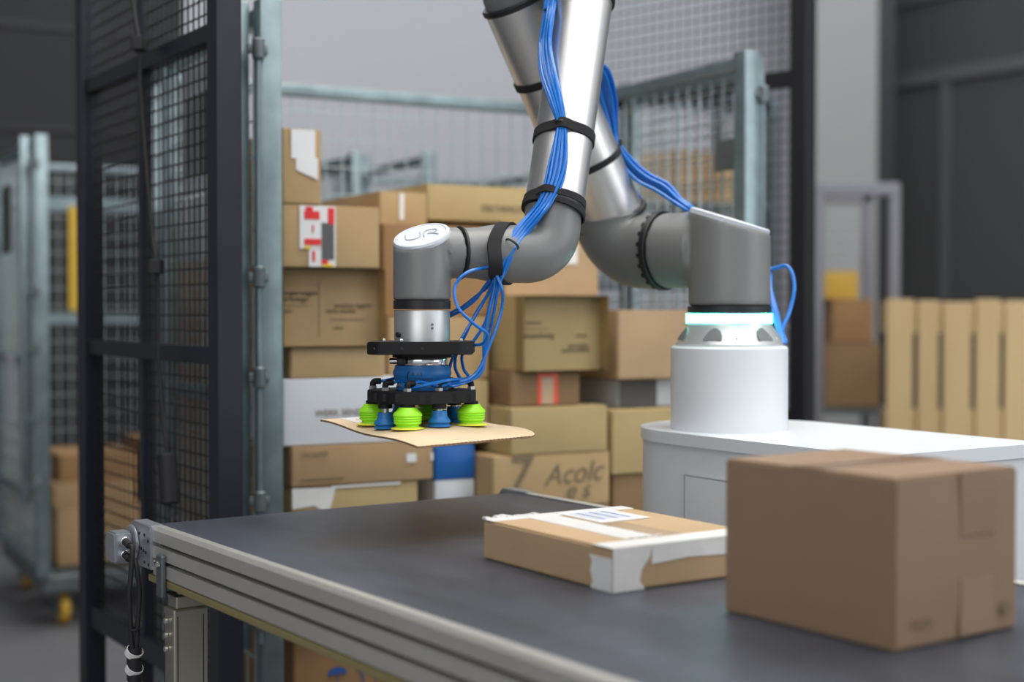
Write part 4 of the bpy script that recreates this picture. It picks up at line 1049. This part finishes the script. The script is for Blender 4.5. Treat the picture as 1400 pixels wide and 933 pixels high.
# clamp and blue sleeve
def ring_col(name, y0, y1, prof, m, label=None):
    z0, z1 = col(y1), col(y0)
    bm = BM(); lathe(bm, [(0, z0)] + [(r, z0+(z1-z0)*t) for r, t in prof] + [(0, z1)], Matrix.Translation((WT.x, WT.y, 0)), 72); return part(name, bm, m, gr, label=label)
ring_col('hose_clamp', 488, 500, [(0.0400, 0), (0.0405, 0.05), (0.0405, 0.95), (0.0400, 1)], M['chrome'])
cp = P(541, 494, 2.27)
bm = BM(); cyl(bm, cp+Vector((-0.010, 0, 0)), cp+Vector((0.004, 0, 0)), 0.0048, 12, bev=0.001); part('clamp_screw', bm, M['chrome'], gr)
bm = BM(); box(bm, -0.004, 0.010, -0.006, 0.008, -0.006, 0.006, bev=0.002, T=Matrix.Translation(cp+Vector((0.006, -0.002, 0)))); part('clamp_block', bm, M['seal'], gr)
ring_col('blue_sleeve', 499, 523, [(0.040, 0), (0.0435, 0.06), (0.0435, 0.14), (0.0455, 0.30), (0.0472, 0.48), (0.0472, 0.62), (0.0445, 0.80), (0.0438, 0.96), (0.042, 1)], M['blue_rub'], 'blue silicone sleeve')
def curved_text(s, x0, z, size, r):
    cu = bpy.data.curves.new('lettering', 'FONT'); cu.body = s; cu.size = size
    o = bpy.data.objects.new('lettering', cu); COL.objects.link(o); dg = bpy.context.evaluated_depsgraph_get()
    me = bpy.data.meshes.new_from_object(o.evaluated_get(dg)); bpy.data.objects.remove(o)
    for v in me.vertices:
        a = (x0+v.co.x)/r; v.co = RI @ Vector((WT.x + r*sin(a), WT.y - r*cos(a), z+v.co.y))
    o = bpy.data.objects.new('lettering', me); COL.objects.link(o); me.materials.clear(); me.materials.append(M['seal']); o.parent = gr
curved_text('0  1.5', -0.014, col(512), 0.0075, 0.0478); curved_text('TORNADO', -0.011, col(519), 0.0062, 0.0468); curved_text('(', -0.024, col(518), 0.020, 0.0478)
ring_col('lower_collar', 523, 535, [(0.036, 0), (0.038, 0.2), (0.038, 1)], M['foot_alu'])
bm = BM(); band(bm, Vector((WT.x, WT.y, col(532))), UPZ, 0.038, 0.010, 0.004, 48); part('blue_collar', bm, M['blue_rub'], gr)
# lower plate: a star like frame with lobes above every cup
zc0, zc1 = P(577, 553, 2.235).z, P(577, 536, 2.235).z
cups = [(-0.0810, 0.014, 1), (-0.0185, -0.070, 1), (0.0790, -0.004, 1), (0.010, 0.078, 1), (-0.0560, -0.040, 0), (0.0300, -0.048, 0), (0.0500, 0.042, 0), (-0.040, 0.056, 0)]
outl = [(-0.0885, -0.003), (-0.062, -0.056), (-0.036, -0.082), (0.000, -0.084), (0.040, -0.062), (0.0865, -0.020), (0.0865, 0.014), (0.058, 0.056), (0.026, 0.090), (-0.006, 0.090), (-0.052, 0.070), (-0.0885, 0.030)]
bm = BM(); prism(bm, outl, zc0, zc1, T=Matrix.Translation((WT.x, WT.y, 0)))
bmesh.ops.bevel(bm, geom=bm.edges[:], offset=0.0014, segments=2, affect='EDGES')
lp = part('lower_plate', bm, M['blackp'], gr, smooth=30)
for (px, py) in ((514, 544), (528, 546), (546, 545), (585, 546), (620, 545), (640, 543)):
    p = P(px, py, 2.3); x = (px-700)/FPX*2.25-WT.x
    yy = None
    for (ax_, ay_), (bx_, by_) in zip(outl[:5], outl[1:6]):
        if ax_ <= x <= bx_: yy = ay_+(by_-ay_)*(x-ax_)/(bx_-ax_)
    if yy is None: continue
    bm = BM(); box(bm, -0.005, 0.005, -0.0012, 0.002, -0.006, 0.006, bev=0.001, T=Matrix.Translation((WT.x+x, WT.y+yy, (zc0+zc1)/2))); part('plate_rib', bm, M['blackp'], gr, smooth=False)

# cardboard sheet held by the cups: plane through three seen corners, bowed a little
SL, SF, SR = P(438, 574.5, 2.42), P(571, 610.5, 2.06), P(748, 594, 2.30)
SB = SL + SR - SF
def sheet_pt(u, v):
    p = SF + (SL-SF)*u + (SR-SF)*v
    return p + UPZ*(0.012*(16*u*(1-u)*v*(1-v)) + 0.002*sin(u*9))
def sheet_z(x, y):
    e1, e2 = SL-SF, SR-SF; det = e1.x*e2.y-e1.y*e2.x; dx, dy = x-SF.x, y-SF.y
    return sheet_pt((dx*e2.y-dy*e2.x)/det, (e1.x*dy-e1.y*dx)/det).z
bm = BM(); NU, NV = 36, 64; th = 0.0032
def uvc(i, j):
    u, v = i/NU, j/NV
    # round the far right corner and scallop the cut edge
    if v > 0.86 and u < 0.30:
        cu_, cv_ = 0.30, 0.86; du, dv = (cu_-u)/0.30, (v-cv_)/0.14
        l = sqrt(du*du+dv*dv)
        if l > 1: mxx = max(du, dv); k = mxx/l; u, v = cu_-du*k*0.30, cv_+dv*k*0.14
    if i == 0: u -= 0.005*(1 if j % 2 else 0)
    if j < 5 and i < 6: u += 0.0
    return u, v
tops, bots = {}, {}
for i in range(NU+1):
    for j in range(NV+1):
        u, v = uvc(i, j); p = sheet_pt(u, v); tops[i, j] = bm.verts.new(p); bots[i, j] = bm.verts.new(p-UPZ*th)
for i in range(NU):
    for j in range(NV):
        f = bm.faces.new((tops[i, j], tops[i+1, j], tops[i+1, j+1], tops[i, j+1])); f.material_index = 0
        f = bm.faces.new((bots[i, j+1], bots[i+1, j+1], bots[i+1, j], bots[i, j])); f.material_index = 0
def side(a, b, mi=1):
    f = bm.faces.new((tops[a], tops[b], bots[b], bots[a])); f.material_index = mi
for j in range(NV): side((0, j), (0, j+1)); side((NU, j+1), (NU, j))
for i in range(NU): side((i+1, 0), (i, 0)); side((i, NV), (i+1, NV))
sheet = tag(obj('cardboard_sheet', bm, [M['sheet'], M['edge']], None, 30), 'flat piece of corrugated cardboard held up by the suction cups', 'cardboard')
bm = BM()
pa = [sheet_pt(0.70, 0.10), sheet_pt(0.90, 0.09), sheet_pt(0.90, 0.20), sheet_pt(0.70, 0.24)]
f1 = [bm.verts.new(p+UPZ*0.0012) for p in pa]; f2 = [bm.verts.new(p+UPZ*0.0001) for p in pa]
bm.faces.new(f1); bm.faces.new(f2[::-1])
for i in range(4): bm.faces.new((f1[i], f1[(i+1) % 4], f2[(i+1) % 4], f2[i]))
obj('sticker', bm, M['paper'], sheet)

fit_pts = []
for n_, (x, y, g) in enumerate(cups):
    X, Y = WT.x+x, WT.y+y
    zs = sheet_z(X, Y) + 0.0016
    if g:
        H = 0.0335; s = [(0.0, H), (0.0145, H), (0.0165, H-0.004), (0.0220, H-0.009), (0.0232, H-0.0125), (0.0215, H-0.0150), (0.0228, H-0.0165), (0.0212, H-0.0182), (0.0228, H-0.0200), (0.0208, H-0.0225),
                         (0.0222, H-0.0245), (0.0175, H-0.0280), (0.0180, 0.0035, 1), (0.0262, 0.0010, 1), (0.0266, 0.0, 1), (0, 0.0)]
        ms = [M['green_rub'], M['lip']]
    else:
        H = 0.0250; s = [(0.0, H), (0.0120, H), (0.0125, H-0.008), (0.0140, H-0.011), (0.0172, H-0.015), (0.0180, H-0.018), (0.0150, H-0.0205), (0.0160, H-0.022), (0.0185, 0.0015), (0.0185, 0.0), (0, 0)]
        ms = [M['blue_rub'], M['blue_rub']]
    bm = BM(); lathe(bm, s, Matrix.Translation((X, Y, zs)), 40)
    part('suction_cup', bm, ms, gr, smooth=50, label='lime green bellows suction cup with yellow lip' if g else 'small blue suction cup')
    if zc0-0.001 > zs+H:
        bm = BM(); cyl(bm, (X, Y, zs+H), (X, Y, zc0+0.001), 0.0070 if g else 0.0060, 16); part('cup_stem', bm, M['steel'] if not g else M['seal'], gr)
        bm = BM(); cyl(bm, (X, Y, zc0-0.008), (X, Y, zc0+0.001), 0.0115, 20); part('cup_socket', bm, M['blackp'], gr)
    bm = BM(); cyl(bm, (X, Y, zc1), (X, Y, zc1+0.0055), 0.0066, 6, bev=0.0006); part('nut', bm, M['steel'], gr, smooth=20)
    # black elbow fitting
    dirr = Vector((-x, -y, 0)).normalized(); dirr = (dirr + Vector((0.9, 0, 0))).normalized() if x < 0.05 else (dirr+Vector((-0.2, 0.6, 0))).normalized()
    p0 = Vector((X, Y, zc1+0.0055)); p1 = p0+UPZ*0.0075
    bm = BM(); sweep(bm, bend(p0, p1, p1+dirr*0.013, 0.005, 6), 0.0050, 12); part('elbow_fitting', bm, M['blackp'], gr, smooth=60)
    fit_pts.append((p1+dirr*0.013, dirr))

# ------------------------------------------------------------------ hoses
def hose(pts, r=0.0026, n=8, name='air_hose'):
    bm = BM(); sweep(bm, catmull(pts, n), r, 8); return part(name, bm, M['hose'], smooth=True)
# bundle down the forearm. Position on the tube surface from a column/row of the photo
def on_tube(px, py, A, d, r, lift):
    """point where the line of sight meets the tube, lifted off its skin"""
    o_ = Vector((0, 0, CAMZ)); dr_ = ray(px, py).normalized(); R_ = r+lift
    w_ = o_-A; a_ = dr_-d*dr_.dot(d); b_ = w_-d*w_.dot(d)
    qa, qb, qc = a_.dot(a_), 2*a_.dot(b_), b_.dot(b_)-R_*R_
    D_ = qb*qb-4*qa*qc
    if D_ < 0: s = -qb/(2*qa)
    else: s = (-qb-sqrt(D_))/(2*qa)
    return o_+dr_*s
cent = [(750, -60, 6), (753, -10, 6.5), (750, 20, 6), (745, 60, 7.5), (750, 100, 10.5), (760, 138, 8), (767, 168, 5.5), (767, 188, 7.5), (764, 220, 11), (757, 250, 11), (745, 276, 9), (733, 293, 9.5)]
tail = [(715, 314, 9.5), (699, 336, 9), (688, 352, 12), (682, 368, 11)]
ends = [  # where every hose goes after the wrist strap: lists of (px, py, Y)
 [(640, 372, 2.27), (622, 392, 2.26), (626, 420, 2.25), (648, 443, 2.25), (666, 457, 2.26), (660, 470, 2.28), (646, 472, 2.30)],
 [(686, 395, 2.30), (687, 415, 2.31), (680, 445, 2.31), (666, 480, 2.30), (655, 505, 2.29), (640, 519, 2.28), (618, 524, 2.265), (600, 528, 2.25), 'F1'],
 [(676, 395, 2.31), (668, 430, 2.31), (662, 470, 2.31), (661, 500, 2.30), (650, 516, 2.29), (634, 524, 2.28), (616, 528, 2.26), 'F5'],
 [(672, 392, 2.32), (660, 415, 2.33), (645, 440, 2.33), (628, 470, 2.33), (622, 500, 2.34), (630, 520, 2.34), 'F2'],
 [(664, 390, 2.33), (650, 410, 2.34), (630, 425, 2.35), (605, 440, 2.37), (570, 480, 2.37), (560, 510, 2.36), 'F0'],
 [(670, 398, 2.33), (650, 430, 2.34), (634, 462, 2.35), (618, 492, 2.36), (612, 515, 2.36), 'F3'],
 [(668, 392, 2.34), (655, 402, 2.35), (632, 420, 2.36), (612, 432, 2.38), (580, 470, 2.38), (550, 505, 2.35), 'F7'],
 [(680, 400, 2.31), (673, 440, 2.32), (664, 475, 2.33), (659, 508, 2.32), (640, 520, 2.31), 'F6'],
 [(674, 400, 2.32), (664, 440, 2.33), (645, 470, 2.34), (632, 486, 2.33), (634, 505, 2.32), (640, 517, 2.31), (612, 520, 2.24), (560, 531, 2.24), 'F4'],
]
NH = len(ends)
for k in range(NH):
    fx = (k-(NH-1)/2)/((NH-1)/2); perm = [0, 3, 6, 1, 4, 7, 2, 5, 8][k]; layer = 0.0030 + 0.0040*(perm % 2)
    pts = []
    for i, (px, py, hw) in enumerate(cent):
        j = 1.0 + 0.10*sin(i*1.7+k*2.1)
        pts.append(on_tube(px+fx*hw*j, py, F0_, dF, 0.050, layer + (0.006 if 2 <= i <= 5 else 0.0) + (0.004 if i == 11 else 0)))
    for i, (px, py, hw) in enumerate(tail):
        pts.append(P(px+fx*hw*0.75, py+fx*hw*0.45, [2.335, 2.318, 2.312, 2.312][i] - layer*0.8))
    for e in ends[k]:
        if isinstance(e, str):
            q, d_ = fit_pts[int(e[1:])]; pts += [q+d_*0.012+UPZ*0.002, q]
        else: pts.append(P(*e))
    hose(pts, 0.0027)
# cable ties round the bundle
def tie(p, axis, r, name='cable_tie'): 
    bm = BM(); band(bm, p, axis, r, 0.0035, 0.0016, 24); part(name, bm, M['seal'])
def tie2(p, axis, rx, ry):
    T = frame_z(p, axis); bm = BM(); lathe(bm, [(1.0, -0.002), (1.08, -0.002), (1.08, 0.002), (1.0, 0.002)], T @ Matrix.Diagonal((rx, ry, 1, 1)), 24, closed=True); part('cable_tie', bm, M['seal'])
tie(on_tube(751, 16, F0_, dF, 0.050, 0.0045), dF, 0.0088); tie(on_tube(767, 168, F0_, dF, 0.050, 0.0050), dF, 0.0086)
tie(P(700, 334, 2.311), (P(716, 314, 2.33)-P(688, 352, 2.31)).normalized(), 0.0115)
# second bundle on the upper arm, down to the base
rear = [(790, 60, 2.66), (806, 84, 2.69), (824, 104, 2.72), (834, 140, 2.75), (838, 170, 2.765), (842, 196, 2.775), (858, 222, 2.78), (880, 243, 2.77), (905, 256, 2.75), (926, 274, 2.73), (945, 287, 2.715), (965, 300, 2.77), (1000, 330, 2.82), (1046, 366, 2.79)]
hw_ = [9, 9, 10, 9, 5, 4, 7, 9, 9, 5, 4, 4, 5, 4]
for k in range(7):
    fx = (k-3)/3.0
    pts = [P(px+fx*h_*0.9, py-fx*h_*0.5, Y+0.006*((k*3) % 4-1.5)) for (px, py, Y), h_ in zip(rear, hw_)]
    if k in (0, 3): pts += [P(1076, 364, 2.76), P(1086, 390, 2.74), P(1080, 425, 2.72), P(1070, 450, 2.70), P(1072+k, 468, 2.68)]
    else: pts += [P(1054, 395, 2.74), P(1056+k, 425, 2.70), P(1062+k, 450, 2.68), P(1066+k*1.2, 470, 2.66)]
    hose(pts, 0.0036, 6)
bm = BM(); band(bm, P(843, 197, 2.775), (P(858, 222, 2.78)-P(838, 170, 2.765)).normalized(), 0.0095, 0.010, 0.002, 20); part('cable_tie', bm, M['velcro'])
for k, dxx in enumerate((0, 5)):
    hose([P(818+dxx, 120, 2.75), P(830+dxx, 170, 2.775), P(842+dxx, 215, 2.79), P(856+dxx, 250, 2.80), P(872+dxx, 272, 2.80)], 0.002, 6)

# ------------------------------------------------------------------ parcels on the belt
def zrot(d): return atan2(d.y, d.x)
# thin parcel
A = Vector((0.1243, 1.757, BZ)); e1 = Vector((0.835, 0.55, 0)).normalized()
T = Matrix.Translation(A + UPZ*0.0006) @ Matrix.Rotation(zrot(e1), 4, 'Z')
w_, d_, h_ = 0.246, 0.300, 0.0545
thin = carton('flat parcel patched with white tape, lying in the middle of the belt', T, w_, d_, h_, M['card_pink'], name='parcel', cat='parcel', bulge=0.0)
def tp(name, pts, z0, z1, m, TT=Matrix(), parent=None, bev=0):
    bm = BM(); prism(bm, pts, z0, z1, T=TT); return obj(name, bm, m, parent)
def ragged(x0, x1, y0, y1, side, n=9, amp=0.003):
    """rectangle with one torn side"""
    pts = []
    if side == 'x1':
        pts = [(x0, y1), (x0, y0)] + [(x1+amp*(random.random()-0.5)*2, y0+(y1-y0)*k/n) for k in range(n+1)]
    if side == 'x0':
        pts = [(x1, y0), (x1, y1)] + [(x0+amp*(random.random()-0.5)*2, y1-(y1-y0)*k/n) for k in range(n+1)]
    return pts
W_ = M['tape_white']
tp('white_tape', ragged(0.0, 0.235, 0.0, 0.042, 'x1'), h_, h_+0.0008, W_, parent=thin)                       # along the near short side on top
tp('white_tape', ragged(0.060, 0.108, 0.052, d_-0.004, 'x1', 20, 0.0012), h_, h_+0.0009, W_, parent=thin)      # middle strip
tp('white_tape', [(0.0, d_-0.026), (w_, d_-0.030), (w_, d_), (0, d_)], h_, h_+0.0007, W_, parent=thin)
tp('shipping_label', [(0.118, d_-0.120), (0.205, d_-0.120), (0.205, d_-0.010), (0.118, d_-0.010)], h_+0.0008, h_+0.0013, M['paper'], parent=thin)
for k in range(6):
    tp('label_print', [(0.127+k*0.011, d_-0.10), (0.132+k*0.011, d_-0.10), (0.132+k*0.011, d_-0.03), (0.127+k*0.011, d_-0.03)], h_+0.0013, h_+0.0015, M['ink_blue'] if k % 2 else M['cap_line'], parent=thin)
tp('brown_tape', [(0.110, 0.045), (0.150, 0.045), (0.150, d_-0.03), (0.110, d_-0.03)], h_, h_+0.0006, M['tape_clear'], parent=thin)
tp('white_tape', [(0.0, 0.0), (0.050, 0.0), (0.042, 0.012), (0.046, 0.026), (0.058, 0.040), (0.062, h_), (0.0, h_)], 0.0006, 0.0013, W_, TT=FT, parent=thin)      # near corner, right face
tp('white_tape', [(0.062, h_*0.55), (0.12, h_*0.62), (0.18, h_*0.58), (w_, h_*0.66), (w_, h_), (0.062, h_)], 0.0005, 0.0011, W_, TT=FT, parent=thin)
TL_ = Matrix.Rotation(-pi/2, 4, 'Z') @ FT   # left face: x runs away from the corner
tp('white_tape', [(-0.044, 0.0), (-0.040, 0.010), (-0.045, 0.022), (-0.041, 0.034), (-0.047, 0.042), (0, 0.042), (0, 0)], 0.0006, 0.0013, W_, TT=TL_, parent=thin)
# crumpled tape edge at the far left of the strip
bm = BM()
for k in range(10):
    x = 0.0+k*0.009; box(bm, x, x+0.008, d_-0.010+0.003*random.random(), d_+0.002, h_, h_+0.0015+0.004*random.random())
obj('tape_crinkle', bm, W_, thin)
bm = BM(); pts = [(0.062+0.004*k, 0.046+0.0035*sin(k*2.2), h_+0.0015+0.001*(k % 2)) for k in range(14)]
sweep(bm, catmull(pts, 3), 0.0012, 6); obj('tape_crinkle', bm, W_, thin, True)

# large parcel
A = Vector((0.390, 1.449, BZ)); eL = Vector((-0.600, 0.800, 0)).normalized(); eR = Vector((0.83, 0.557, 0)).normalized()
T = Matrix(((eR.x, eL.x, 0, A.x), (eR.y, eL.y, 0, A.y), (0, 0, 1, A.z+0.0006), (0, 0, 0, 1)))
w2, d2, h2 = 0.205, 0.248, 0.178
big = carton('large plain brown box with taped top, nearest on the right of the belt', T, w2, d2, h2, M['card_big'], name='parcel', cat='parcel', bulge=0.003)
bm = BM(); box(bm, 0.002, w2-0.002, d2/2-0.030+0.004, d2/2+0.020, h2, h2+0.0007); obj('brown_tape', bm, M['tape'], big)
bm = BM(); box(bm, 0.005, w2-0.01, d2/2-0.002, d2/2+0.0005, h2+0.0007, h2+0.0014); obj('flap_gap', bm, M['edge'], big)
# tape going down the right-hand face with a small tab, flap score lines
bm = BM(); box(bm, w2*0.50, w2*0.78, -0.0038, -0.0015, h2*0.62, h2); obj('brown_tape', bm, M['tape'], big)
bm = BM(); box(bm, w2*0.50, w2*0.78, -0.0038, -0.0015, 0.004, h2*0.36); obj('brown_tape', bm, M['tape'], big)
ftext(big, 'PE-LD', w2*0.12, h2*0.12, 0.013, 'ink_soft', -0.0036)
bm = BM(); lathe(bm, [(0.0055, 0), (0.0075, 0), (0.0075, 0.0006), (0.0055, 0.0006)], Matrix.Translation((w2*0.88, -0.0030, h2*0.14)) @ FT, 24, closed=True); obj('printed_mark', bm, M['ink_soft'], big)
bm = BM(); box(bm, w2*0.86, w2*0.90, -0.0036, -0.0030, h2*0.12, h2*0.16); obj('printed_mark', bm, M['ink_soft'], big)
# a third parcel edge just inside the right border of the photo
